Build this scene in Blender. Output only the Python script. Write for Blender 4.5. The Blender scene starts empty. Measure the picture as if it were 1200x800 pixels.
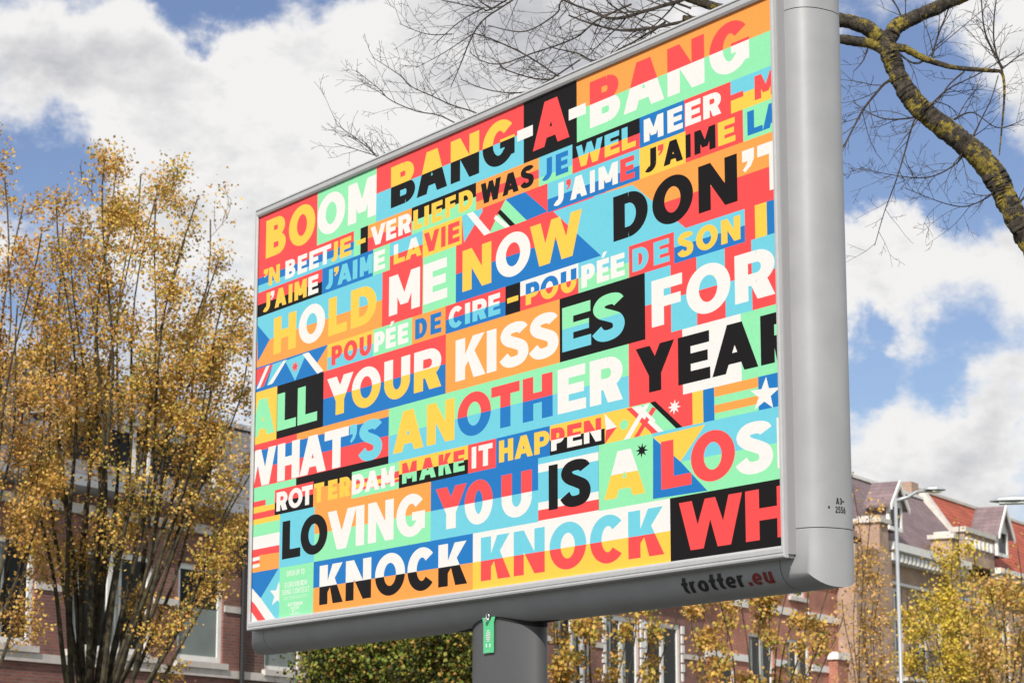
import bpy, bmesh, math, random
import numpy as np
from mathutils import Vector, Matrix
from mathutils.geometry import delaunay_2d_cdt
R_ = math.radians
sc = bpy.context.scene
COL = sc.collection

# ---------------------------------------------------------------- camera
PITCH = 0.1945
cam_d = bpy.data.cameras.new('camera'); cam = bpy.data.objects.new('camera', cam_d); COL.objects.link(cam)
cam.location = (0, 0, 1.6); cam.rotation_euler = (math.pi/2 + PITCH, 0, 0)
cam_d.sensor_width = 36; cam_d.lens = 85.23; cam_d.clip_end = 3000; cam_d.clip_start = .1
cam_d.dof.use_dof = True; cam_d.dof.focus_distance = 11.8; cam_d.dof.aperture_fstop = 9.0
sc.camera = cam

# ---------------------------------------------------------------- light
SUN_EL, SUN_AZ = 40, -14          # azimuth of the sun measured from straight behind the camera, minus = left
sdir = Vector((math.sin(R_(SUN_AZ))*math.cos(R_(SUN_EL)), -math.cos(R_(SUN_AZ))*math.cos(R_(SUN_EL)), math.sin(R_(SUN_EL))))
sl = bpy.data.lights.new('sun', 'SUN'); so = bpy.data.objects.new('sun', sl); COL.objects.link(so)
sl.energy = 5.0; sl.angle = R_(.53); sl.color = (1, .95, .87)
so.rotation_euler = sdir.to_track_quat('Z', 'Y').to_euler(); so.location = (0, 0, 40)
sc.view_settings.view_transform = 'Standard'; sc.view_settings.look = 'None'
sc.view_settings.exposure = 0.0; sc.view_settings.gamma = 1

def pdir(px, py):
    a = (px-600)/2841.09; b = (400-py)/2841.09
    c, s = math.cos(PITCH), math.sin(PITCH)
    return Vector((a, c-b*s, s+b*c))
def P(px, py, Y):
    r = pdir(px, py); return Vector((0, 0, 1.6)) + r*(Y/r.y)

# ---------------------------------------------------------------- world: sky with cloud
w = bpy.data.worlds.new('World'); sc.world = w; w.use_nodes = True
nt = w.node_tree; N = nt.nodes; L = nt.links; N.clear()
def nd(t, **k):
    n = N.new(t)
    for a, b in k.items(): setattr(n, a, b)
    return n
out = nd('ShaderNodeOutputWorld'); sky = nd('ShaderNodeTexSky', sky_type='NISHITA')
sky.sun_disc = False; sky.sun_elevation = R_(SUN_EL); sky.sun_rotation = R_(180-SUN_AZ)
sky.air_density = 1.0; sky.dust_density = .6; sky.ozone_density = 3.0; sky.altitude = 0
hsv = nd('ShaderNodeHueSaturation'); hsv.inputs['Hue'].default_value = .512; hsv.inputs['Saturation'].default_value = .98; L.new(sky.outputs[0], hsv.inputs['Color'])
bgs = nd('ShaderNodeBackground'); bgs.inputs['Strength'].default_value = .108; L.new(hsv.outputs[0], bgs.inputs[0])
tc = nd('ShaderNodeTexCoord')
def noise(scale, detail, rough, off=(0, 0, 0), sz=1.6):
    m = nd('ShaderNodeMapping'); m.inputs['Location'].default_value = off; m.inputs['Scale'].default_value = (1, 1, sz)
    L.new(tc.outputs['Generated'], m.inputs[0])
    n = nd('ShaderNodeTexNoise'); n.inputs['Scale'].default_value = scale; n.inputs['Detail'].default_value = detail
    n.inputs['Roughness'].default_value = rough; L.new(m.outputs[0], n.inputs['Vector']); return n.outputs[0]
def mth(op, a, b, clamp=False):
    n = nd('ShaderNodeMath', operation=op); n.use_clamp = clamp
    for i, v in enumerate((a, b)):
        if hasattr(v, 'node'): L.new(v, n.inputs[i])
        else: n.inputs[i].default_value = v
    return n.outputs[0]
wn_ = nd('ShaderNodeTexNoise'); wn_.inputs['Scale'].default_value = 16; wn_.inputs['Detail'].default_value = 9; wn_.inputs['Roughness'].default_value = .62; L.new(tc.outputs['Generated'], wn_.inputs['Vector'])
wv = nd('ShaderNodeVectorMath', operation='SUBTRACT'); L.new(wn_.outputs['Color'], wv.inputs[0]); wv.inputs[1].default_value = (.5, .5, .5)
ws_ = nd('ShaderNodeVectorMath', operation='SCALE'); L.new(wv.outputs[0], ws_.inputs[0]); ws_.inputs['Scale'].default_value = .085
wa_ = nd('ShaderNodeVectorMath', operation='ADD'); L.new(tc.outputs['Generated'], wa_.inputs[0]); L.new(ws_.outputs[0], wa_.inputs[1]); warp = wa_.outputs[0]
def blob(px, py, rad, amp):
    d = pdir(px, py).normalized()
    v = nd('ShaderNodeVectorMath', operation='DISTANCE'); L.new(warp, v.inputs[0]); v.inputs[1].default_value = d
    m = nd('ShaderNodeMapRange', interpolation_type='SMOOTHERSTEP'); L.new(v.outputs['Value'], m.inputs[0])
    m.inputs[1].default_value = 0; m.inputs[2].default_value = rad/2841*1.0; m.inputs[3].default_value = amp; m.inputs[4].default_value = 0
    return m.outputs[0]
def dens(dx):
    return mth('ADD', mth('MULTIPLY', noise(7, 11, .56, (3.1+dx[0], 1.7, .4+dx[1])), .62), mth('MULTIPLY', noise(30, 10, .62, (5+dx[0], 2, 1+dx[1])), .44))
d0 = mth('ADD', dens((0, 0)), .06)
for b in [(235, -20, 150, -.32), (90, 25, 60, -.10), (400, -20, 120, -.30), (55, 200, 110, -.19), (95, 330, 80, -.16), (1010, 130, 190, -.30), (1110, 225, 120, -.20),
          (1005, 425, 75, -.20), (1120, 440, 90, -.12), (1060, 180, 90, -.1), (1190, 480, 130, .16), (1190, 60, 150, .16), (1040, 320, 110, .26), (1185, 345, 100, .16), (130, 90, 150, .14), (290, 90, 110, .18), (30, 60, 100, .16),
          (600, 100, 320, .25), (220, 230, 230, .16), (1100, 560, 170, .22), (30, 130, 80, .06), (20, 260, 60, .10)]:
    d0 = mth('ADD', d0, blob(*b))
fac = nd('ShaderNodeMapRange', interpolation_type='SMOOTHSTEP'); L.new(d0, fac.inputs[0])
fac.inputs[1].default_value = .47; fac.inputs[2].default_value = .66
shade = noise(9, 7, .55, (8.3, .2, 5.5)); shade2 = noise(34, 8, .6, (1.3, 4.2, 2.5))
edge = nd('ShaderNodeMapRange'); L.new(d0, edge.inputs[0]); edge.inputs[1].default_value = .56; edge.inputs[2].default_value = .86; edge.inputs[3].default_value = .20; edge.inputs[4].default_value = 0
sh = mth('ADD', mth('ADD', mth('MULTIPLY', shade, .95), mth('MULTIPLY', shade2, .30)), edge.outputs[0])
for b in [(300, 90, 100, .22), (1040, 310, 100, .1), (1150, 20, 130, .1), (540, 145, 110, .1), (230, 210, 170, -.06), (180, 100, 150, .04)]:
    sh = mth('ADD', sh, blob(*b))
ramp = nd('ShaderNodeValToRGB'); L.new(sh, ramp.inputs[0]); ce = ramp.color_ramp.elements
ce[0].position = .37; ce[0].color = (.42, .44, .49, 1); ce[1].position = .78; ce[1].color = (1.0, .99, .98, 1)
mid = ce.new(.58); mid.color = (.61, .615, .65, 1)
bgc = nd('ShaderNodeBackground'); bgc.inputs['Strength'].default_value = .90; L.new(ramp.outputs[0], bgc.inputs[0])
mx = nd('ShaderNodeMixShader'); L.new(fac.outputs[0], mx.inputs[0]); L.new(bgs.outputs[0], mx.inputs[1]); L.new(bgc.outputs[0], mx.inputs[2])
L.new(mx.outputs[0], out.inputs[0])

# ---------------------------------------------------------------- helpers
def mat(name, rgb, rough=.6, metal=0., var=0., vscale=6., bump=0., bscale=40., rgb2=None, thr=None, spec=.5):
    m = bpy.data.materials.new(name); m.use_nodes = True; t = m.node_tree; b = t.nodes['Principled BSDF']
    b.inputs['Roughness'].default_value = rough; b.inputs['Metallic'].default_value = metal
    b.inputs['Specular IOR Level'].default_value = spec
    b.inputs['Base Color'].default_value = (*rgb, 1)
    if var or rgb2:
        c = t.nodes.new('ShaderNodeTexCoord'); n = t.nodes.new('ShaderNodeTexNoise'); n.inputs['Scale'].default_value = vscale; n.inputs['Detail'].default_value = 6
        t.links.new(c.outputs['Object'], n.inputs['Vector'])
        r = t.nodes.new('ShaderNodeValToRGB'); e = r.color_ramp.elements
        lo, hi = (thr or (.35, .65)); e[0].position = lo; e[1].position = hi
        c2 = rgb2 or tuple(min(1, x*(1+var)) for x in rgb); c1 = rgb if rgb2 else tuple(x*(1-var) for x in rgb)
        e[0].color = (*c1, 1); e[1].color = (*c2, 1)
        t.links.new(n.outputs[0], r.inputs[0]); t.links.new(r.outputs[0], b.inputs['Base Color'])
    if bump:
        c = t.nodes.new('ShaderNodeTexCoord'); n = t.nodes.new('ShaderNodeTexNoise'); n.inputs['Scale'].default_value = bscale; n.inputs['Detail'].default_value = 5
        t.links.new(c.outputs['Object'], n.inputs['Vector'])
        bp = t.nodes.new('ShaderNodeBump'); bp.inputs['Strength'].default_value = bump; bp.inputs['Distance'].default_value = .02
        t.links.new(n.outputs[0], bp.inputs['Height']); t.links.new(bp.outputs[0], b.inputs['Normal'])
    return m
def brick_mat(name, c1, c2, mortar, bw=.22, bh=.068, ms=.012, rough=.85):
    m = bpy.data.materials.new(name); m.use_nodes = True; t = m.node_tree; b = t.nodes['Principled BSDF']; b.inputs['Roughness'].default_value = rough
    c = t.nodes.new('ShaderNodeTexCoord'); s = t.nodes.new('ShaderNodeSeparateXYZ'); a = t.nodes.new('ShaderNodeMath'); k = t.nodes.new('ShaderNodeCombineXYZ')
    t.links.new(c.outputs['Object'], s.inputs[0]); t.links.new(s.outputs[0], a.inputs[0]); t.links.new(s.outputs[1], a.inputs[1])
    t.links.new(a.outputs[0], k.inputs[0]); t.links.new(s.outputs[2], k.inputs[1])
    br = t.nodes.new('ShaderNodeTexBrick'); t.links.new(k.outputs[0], br.inputs['Vector'])
    br.inputs['Scale'].default_value = 1; br.inputs['Brick Width'].default_value = bw; br.inputs['Row Height'].default_value = bh; br.inputs['Mortar Size'].default_value = ms
    br.inputs['Color1'].default_value = (*c1, 1); br.inputs['Color2'].default_value = (*c2, 1); br.inputs['Mortar'].default_value = (*mortar, 1)
    n = t.nodes.new('ShaderNodeTexNoise'); n.inputs['Scale'].default_value = 1.3; n.inputs['Detail'].default_value = 7; t.links.new(c.outputs['Object'], n.inputs['Vector'])
    mr = t.nodes.new('ShaderNodeMapRange'); mr.inputs[1].default_value = .3; mr.inputs[2].default_value = .7; mr.inputs[3].default_value = .72; mr.inputs[4].default_value = 1.2; t.links.new(n.outputs[0], mr.inputs[0])
    mm = t.nodes.new('ShaderNodeVectorMath'); mm.operation = 'SCALE'; t.links.new(br.outputs['Color'], mm.inputs[0]); t.links.new(mr.outputs[0], mm.inputs['Scale'])
    t.links.new(mm.outputs[0], b.inputs['Base Color'])
    bp = t.nodes.new('ShaderNodeBump'); bp.inputs['Strength'].default_value = .5; bp.inputs['Distance'].default_value = .01; bp.invert = True
    t.links.new(br.outputs['Fac'], bp.inputs['Height']); t.links.new(bp.outputs[0], b.inputs['Normal'])
    return m
def link(name, me, mats, parent=None, smooth=False):
    o = bpy.data.objects.new(name, me); COL.objects.link(o)
    for m in (mats if isinstance(mats, (list, tuple)) else [mats]): me.materials.append(m)
    if parent: o.parent = parent
    if smooth:
        for p in me.polygons: p.use_smooth = True
    return o
def pyobj(name, v, f, mats, parent=None, smooth=False, mi=None):
    me = bpy.data.meshes.new(name); me.from_pydata([tuple(x) for x in v], [], f); o = link(name, me, mats, parent, smooth)
    if mi: me.polygons.foreach_set('material_index', mi)
    me.update(); return o
def empty(name, loc, rz=0):
    o = bpy.data.objects.new(name, None); COL.objects.link(o); o.location = loc; o.rotation_euler = (0, 0, rz); o.empty_display_size = .3; return o
def tag(o, label=None, cat=None, group=None, kind=None):
    for k, v in (('label', label), ('category', cat), ('group', group), ('kind', kind)):
        if v: o[k] = v
    return o
class MB:
    def __init__(s): s.v = []; s.f = []
    def box(s, x0, x1, y0, y1, z0, z1, taper=0):
        n = len(s.v)
        for z in (z0, z1):
            k = taper if z == z1 else 0
            s.v += [(x0+k, y0+k, z), (x1-k, y0+k, z), (x1-k, y1-k, z), (x0+k, y1-k, z)]
        s.f += [(n, n+3, n+2, n+1), (n+4, n+5, n+6, n+7)] + [(n+i, n+(i+1) % 4, n+4+(i+1) % 4, n+4+i) for i in range(4)]
    def poly(s, pts):
        n = len(s.v); s.v += [tuple(p) for p in pts]; s.f.append(tuple(range(n, n+len(pts))))
    def prism(s, pts, vec):      # extrude polygon pts by vec
        n = len(s.v); k = len(pts); s.v += [tuple(p) for p in pts] + [tuple(Vector(p)+Vector(vec)) for p in pts]
        s.f += [tuple(range(n, n+k))[::-1], tuple(range(n+k, n+2*k))] + [(n+i, n+(i+1) % k, n+k+(i+1) % k, n+k+i) for i in range(k)]
    def tube(s, pts, rad, sides=6, cap=True):
        pts = [Vector(p) for p in pts]; n0 = len(s.v); up = None
        for i, p in enumerate(pts):
            t = (pts[min(i+1, len(pts)-1)]-pts[max(i-1, 0)]).normalized()
            if up is None: up = t.orthogonal().normalized()
            up = (up - t*up.dot(t)); up = up.normalized() if up.length > 1e-6 else t.orthogonal().normalized()
            b = t.cross(up); r = rad[i] if isinstance(rad, (list, tuple)) else rad
            for k in range(sides):
                a = 2*math.pi*k/sides; s.v.append(tuple(p + up*(r*math.cos(a)) + b*(r*math.sin(a))))
        for i in range(len(pts)-1):
            for k in range(sides):
                a = n0+i*sides+k; b = n0+i*sides+(k+1) % sides; s.f.append((a, b, b+sides, a+sides))
        if cap:
            s.f.append(tuple(range(n0, n0+sides))[::-1]); m = n0+(len(pts)-1)*sides; s.f.append(tuple(range(m, m+sides)))
    def build(s, name, m, parent=None, smooth=False): return pyobj(name, s.v, s.f, m, parent, smooth)

# ---------------------------------------------------------------- materials
def lin(r, g, b, k=1.): return tuple(k*(((c/255+.055)/1.055)**2.4 if c > 10 else c/255/12.92) for c in (r, g, b))
K_ = .92
INK = {'R': lin(252, 78, 78, K_), 'B': lin(28, 120, 194, K_), 'C': lin(112, 205, 224, K_), 'G': lin(146, 232, 176, K_), 'Y': lin(255, 203, 76, K_),
       'O': lin(255, 162, 76, K_), 'K': (.009, .0075, .0075), 'W': lin(236, 234, 230, .94)}
inkkeys = list(INK); inkm = []
for k, nm in zip(inkkeys, ('red', 'blue', 'cyan', 'mint', 'yellow', 'orange', 'black', 'white')):
    inkm.append(mat('print_'+nm, INK[k], .5, spec=.12 if k == 'K' else .22, var=.02, vscale=60, bump=.10, bscale=5))
alu = mat('painted_aluminium', (.365, .37, .378), .43, .1, var=.055, vscale=5, bump=.05, bscale=9)
alu_fr = mat('anodised_frame', (.47, .475, .48), .42, .1, var=.03, vscale=20)
dark_gap = mat('black_rubber_seal', (.012, .012, .012), .8)
pole_m = mat('dark_grey_paint', (.098, .099, .104), .5, .1, var=.04, vscale=5, bump=.03, bscale=30)
txt_black = mat('black_vinyl', (.012, .012, .012), .5); txt_red = mat('red_vinyl', (.24, .02, .017), .5)

ART = [('R',0,0.0,4.74,2.12,'R'),('R',4.74,0.0,9.15,2.12,'G'),('R',9.15,0.0,18.76,1.06,'R'),('R',9.15,1.06,18.76,2.12,'C'),('R',18.76,0.0,21.82,2.12,'K'),('R',21.82,0.0,31.63,1.06,'O'),('R',21.82,1.06,31.63,2.12,'G'),('R',0,2.12,7.54,2.512,'R'),('R',0,2.512,7.54,2.806,'B'),('R',0,2.806,7.54,3.1,'C'),('R',7.54,2.12,8.03,3.1,'G'),('R',8.03,2.12,8.57,3.1,'K'),('R',8.57,2.12,11.64,2.61,'O'),('R',8.57,2.61,11.64,3.1,'R'),('R',11.64,2.12,15.85,2.61,'K'),('R',11.64,2.61,15.85,3.1,'G'),('R',15.85,2.12,19.65,2.512,'O'),('R',15.85,2.512,19.65,2.806,'R'),('R',15.85,2.806,19.65,3.1,'O'),('R',19.65,2.12,21.56,2.806,'C'),('R',19.65,2.806,21.56,3.1,'G'),('R',21.56,2.12,25.18,2.61,'K'),('R',21.56,2.61,25.18,3.1,'R'),('R',25.18,2.12,27.44,3.1,'B'),('R',27.44,2.12,29.66,3.1,'R'),('R',29.66,2.12,31.63,2.61,'C'),('R',29.66,2.61,31.63,3.1,'Y'),('R',0,3.1,5.18,3.59,'R'),('R',0,3.59,5.18,4.08,'K'),('R',5.18,3.1,8.96,4.08,'B'),('R',8.96,3.1,10.15,4.08,'G'),('R',10.15,3.1,12.4,3.59,'C'),('R',10.15,3.59,12.4,4.08,'R'),('R',12.4,3.1,14.96,4.08,'Y'),('R',14.96,3.1,20.15,4.08,'R'),('Q','C',[(14.96,3.1),(16.26,3.1),(16.26,3.22),(15.1,4.06)]),('Q','W',[(15.26,3.1),(15.67,3.1),(16.78,4.05),(16.37,4.08)]),('Q','G',[(17.67,3.1),(17.36,3.38),(16.68,4.07),(18.93,4.08)]),('Q','K',[(17.36,3.38),(17.17,3.46),(17.94,4.08),(18.25,4.08)]),('Q','W',[(17.08,3.51),(16.96,3.62),(17.64,4.08),(17.94,4.08)]),('Q','B',[(17.67,3.1),(18.84,3.1),(20.15,4.04),(18.93,4.08)]),('R',20.15,3.1,25.16,3.639,'C'),('R',20.15,3.639,25.16,4.08,'B'),('R',25.16,3.1,27.47,4.08,'Y'),('R',27.47,3.1,30.2,4.08,'R'),('R',30.2,3.1,31.63,4.08,'G'),('R',0,4.08,9.64,5.08,'C'),('R',0,5.08,9.64,6.08,'O'),('Q','C',[(0.12,4.1),(2.36,4.11),(2.4,5.03),(1.08,5.13)]),('Q','B',[(0.05,4.39),(1.08,5.13),(0.11,5.86)]),('Q','C',[(0.03,4.08),(0.12,4.1),(1.08,5.13),(0.05,4.39)]),('R',9.64,4.08,12.42,6.08,'R'),('R',12.42,4.08,14.59,6.08,'G'),('R',14.59,4.08,23.36,5.08,'R'),('R',14.59,5.08,23.36,6.08,'B'),('R',23.36,4.08,31.63,5.08,'O'),('R',23.36,5.08,31.63,6.08,'R'),('Q','C',[(20.47,4.11),(23.64,4.13),(23.93,6.07),(23.09,6.08)]),('Q','C',[(22.71,4.08),(24.78,4.17),(27.42,6.08),(23.12,6.08)]),('R',0,6.08,5.68,7.06,'B'),('Q','R',[(-0.05,6.15),(0.88,6.14),(0.11,6.78),(-0.02,6.8)]),('Q','W',[(0.84,6.14),(1.13,6.14),(0.36,6.91),(0.05,6.93)]),('Q','R',[(1.13,6.14),(1.39,6.14),(0.66,6.9),(0.36,6.91)]),('Q','C',[(1.39,6.14),(2.15,6.13),(1.32,6.92),(0.93,6.91)]),('Q','W',[(2.21,6.14),(2.52,6.14),(1.41,6.89),(0.96,6.92)]),('Q','C',[(2.36,6.17),(4.07,6.13),(3.2,7.06)]),('Q','O',[(5.67,6.12),(5.7,7.06),(5.35,7.06),(4.76,6.74)]),('Q','W',[(3.75,6.13),(4.23,6.13),(5.39,7.01),(4.93,7.06)]),('S','R',3.18,6.52,0.23,0.1,8),('R',5.68,6.08,9.02,6.57,'Y'),('R',5.68,6.57,9.02,7.06,'C'),('R',9.02,6.08,11.72,7.06,'G'),('R',11.72,6.08,13.94,7.06,'O'),('R',13.97,6.08,17.67,6.57,'R'),('R',13.97,6.57,17.67,7.06,'B'),('R',17.67,6.08,18.55,7.06,'K'),('R',18.55,6.08,21.86,6.57,'W'),('R',18.55,6.57,21.86,7.06,'R'),('R',21.86,6.08,24.56,6.57,'C'),('R',21.86,6.57,24.56,7.06,'G'),('R',24.56,6.08,26.84,7.06,'R'),('R',26.84,6.08,30.2,6.57,'C'),('R',26.84,6.57,30.2,7.06,'B'),('R',30.2,6.08,30.66,7.06,'R'),('R',30.66,6.08,31.19,7.06,'Y'),('R',31.19,6.08,31.63,7.06,'B'),('R',0,7.06,1.78,9.12,'Y'),('R',1.78,7.06,5.42,9.12,'K'),('R',5.42,7.06,13.95,8.09,'R'),('R',5.42,8.09,13.95,9.12,'B'),('R',13.96,7.06,20.81,9.12,'O'),('R',20.81,7.06,25.36,9.12,'K'),('R',25.36,7.06,26.65,8.09,'C'),('R',25.36,8.09,26.65,9.12,'R'),('R',26.65,7.06,27.91,8.09,'R'),('R',26.65,8.09,27.91,9.12,'C'),('R',27.91,7.06,29.25,8.09,'C'),('R',27.91,8.09,29.25,9.12,'R'),('R',29.25,7.06,30.47,8.09,'R'),('R',29.25,8.09,30.47,9.12,'C'),('R',30.47,7.06,31.63,8.09,'C'),('R',30.47,8.09,31.63,9.12,'R'),('R',0,9.12,3.42,9.394,'R'),('R',0,9.394,3.42,10.08,'B'),('R',0,10.08,3.42,10.806,'R'),('R',0,10.806,3.42,11.08,'G'),('R',3.42,9.12,10.19,9.394,'O'),('R',3.42,9.394,10.19,10.08,'B'),('R',3.42,10.08,10.19,10.806,'R'),('R',3.42,10.806,10.19,11.08,'K'),('R',10.19,9.12,24.5,10.1,'G'),('R',10.19,10.1,24.5,11.08,'C'),('R',24.5,9.12,27.18,11.08,'R'),('R',27.18,9.12,29.93,11.08,'W'),('R',29.93,9.12,31.63,11.08,'G'),('R',0,11.08,1.76,11.349,'G'),('R',0,11.349,1.76,11.56,'R'),('R',0,11.56,1.76,11.8,'Y'),('R',0,11.8,1.76,12.04,'R'),('Q','G',[(0.99,11.08),(1.73,11.08),(1.76,11.58),(1.02,11.6)]),('R',1.76,11.08,4.77,11.56,'R'),('R',1.76,11.56,4.77,12.04,'K'),('R',4.77,11.08,7.62,11.368,'K'),('R',4.77,11.368,7.62,12.04,'O'),('R',7.62,11.08,10.92,11.416,'G'),('R',7.62,11.416,10.92,11.56,'R'),('R',7.62,11.56,10.92,11.704,'Y'),('R',7.62,11.704,10.92,11.8,'R'),('R',7.62,11.8,10.92,12.04,'G'),('R',10.92,11.08,15.4,11.56,'Y'),('R',10.92,11.56,15.4,12.04,'K'),('R',15.4,11.08,17.11,12.04,'R'),('R',17.11,11.08,20.24,12.04,'B'),('R',20.24,11.08,23.22,11.56,'Y'),('R',20.24,11.56,23.22,12.04,'K'),('R',23.22,11.08,25.58,12.04,'Y'),('R',25.58,11.08,27.62,12.04,'R'),('R',27.62,11.08,28.13,12.04,'Y'),('R',28.13,11.08,28.65,12.04,'B'),('R',28.65,11.08,30.66,11.368,'O'),('R',28.65,11.368,30.66,11.608,'G'),('R',28.65,11.608,30.66,11.848,'O'),('R',28.65,11.848,30.66,12.04,'G'),('R',30.66,11.08,31.63,12.04,'B'),('Q','W',[(23.21,11.09),(23.86,11.6),(23.29,11.62)]),('Q','R',[(23.29,11.62),(23.86,11.6),(23.22,12.04)]),('S','G',24.23,11.58,0.16,0.15,8),('Q','G',[(25.5,11.1),(25.83,11.11),(27.08,12.04),(26.04,12.04),(25.09,11.42)]),('Q','G',[(24.63,11.08),(25.55,11.09),(25.29,11.42)]),('Q','K',[(25.55,11.09),(25.81,11.08),(27.13,12.04),(26.83,12.04)]),('Q','W',[(24.63,11.11),(24.94,11.11),(26.22,12.04),(25.92,12.04)]),('Q','R',[(24.35,11.11),(24.63,11.11),(25.94,12.04),(25.64,12.04)]),('Q','W',[(25.28,11.12),(25.55,11.11),(24.51,12.04),(24.2,12.04)]),('Q','R',[(25.67,11.23),(25.86,11.32),(24.98,12.04),(24.72,12.04)]),('Q','W',[(24.94,11.11),(25.09,11.12),(25.82,11.66),(25.71,11.77)]),('S','W',26.75,11.39,0.23,0.1,8),('R',0,12.04,2.19,12.244,'Y'),('R',0,12.244,2.19,12.713,'G'),('R',0,12.713,2.19,13.203,'W'),('R',0,13.203,2.19,13.733,'R'),('R',0,13.733,2.19,14.08,'O'),('R',2.19,12.04,4.89,14.08,'C'),('R',4.89,12.04,13.05,13.06,'O'),('R',4.89,13.06,13.05,14.08,'G'),('R',13.05,12.04,19.57,13.06,'B'),('R',13.05,13.06,19.57,14.08,'C'),('R',19.57,12.04,22.88,12.244,'C'),('R',19.57,12.244,22.88,12.509,'W'),('R',19.57,12.509,22.88,13.468,'C'),('R',19.57,13.468,22.88,13.713,'W'),('R',19.57,13.713,22.88,14.049,'R'),('R',19.57,14.049,22.88,14.08,'W'),('R',22.89,12.04,25.67,14.08,'G'),('R',25.67,12.04,31.63,13.06,'C'),('R',25.67,13.06,31.63,14.08,'G'),('Q','Y',[(25.69,12.15),(28.2,12.11),(27.01,13.05)]),('Q','B',[(25.69,12.18),(27.01,13.05),(28.26,14.05),(25.65,14.01)]),('Q','G',[(27.01,13.05),(31.76,13.1),(31.75,13.26),(28.37,14.08),(28.26,14.05)]),('S','K',25.12,12.48,0.23,0.1,8),('R',0,14.08,2.26,16.0,'C'),('R',2.26,14.08,4.88,16.0,'G'),('R',4.88,14.08,15.72,15.04,'B'),('R',4.88,15.04,15.72,16.0,'O'),('R',15.72,14.08,26.48,15.04,'W'),('R',15.72,15.04,26.48,16.0,'Y'),('R',26.48,14.08,31.63,16.0,'K'),('Q','B',[(-0.05,14.08),(2.22,14.08),(2.16,14.08),(0.76,15.1),(-0.01,14.64)]),('Q','O',[(0.6,13.45),(2.2,13.48),(2.19,14.06),(0.63,14.05)]),('Q','W',[(-0.06,13.51),(0.61,13.49),(0.61,13.63),(-0.05,13.65)]),('Q','W',[(-0.05,13.78),(0.62,13.77),(0.62,13.89),(-0.04,13.91)]),('Q','W',[(-0.01,14.64),(0.76,15.1),(2.01,15.99),(0.05,16)]),('Q','R',[(0.01,15.15),(0.27,15.28),(1.24,15.99),(0.63,16.0),(0.03,15.57)]),('S','W',2.14,15.07,0.5,0.2,5),('R',2.26,14.08,4.88,16.0,'G'),('S','W',30.94,11.62,0.5,0.2,5)]
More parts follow.
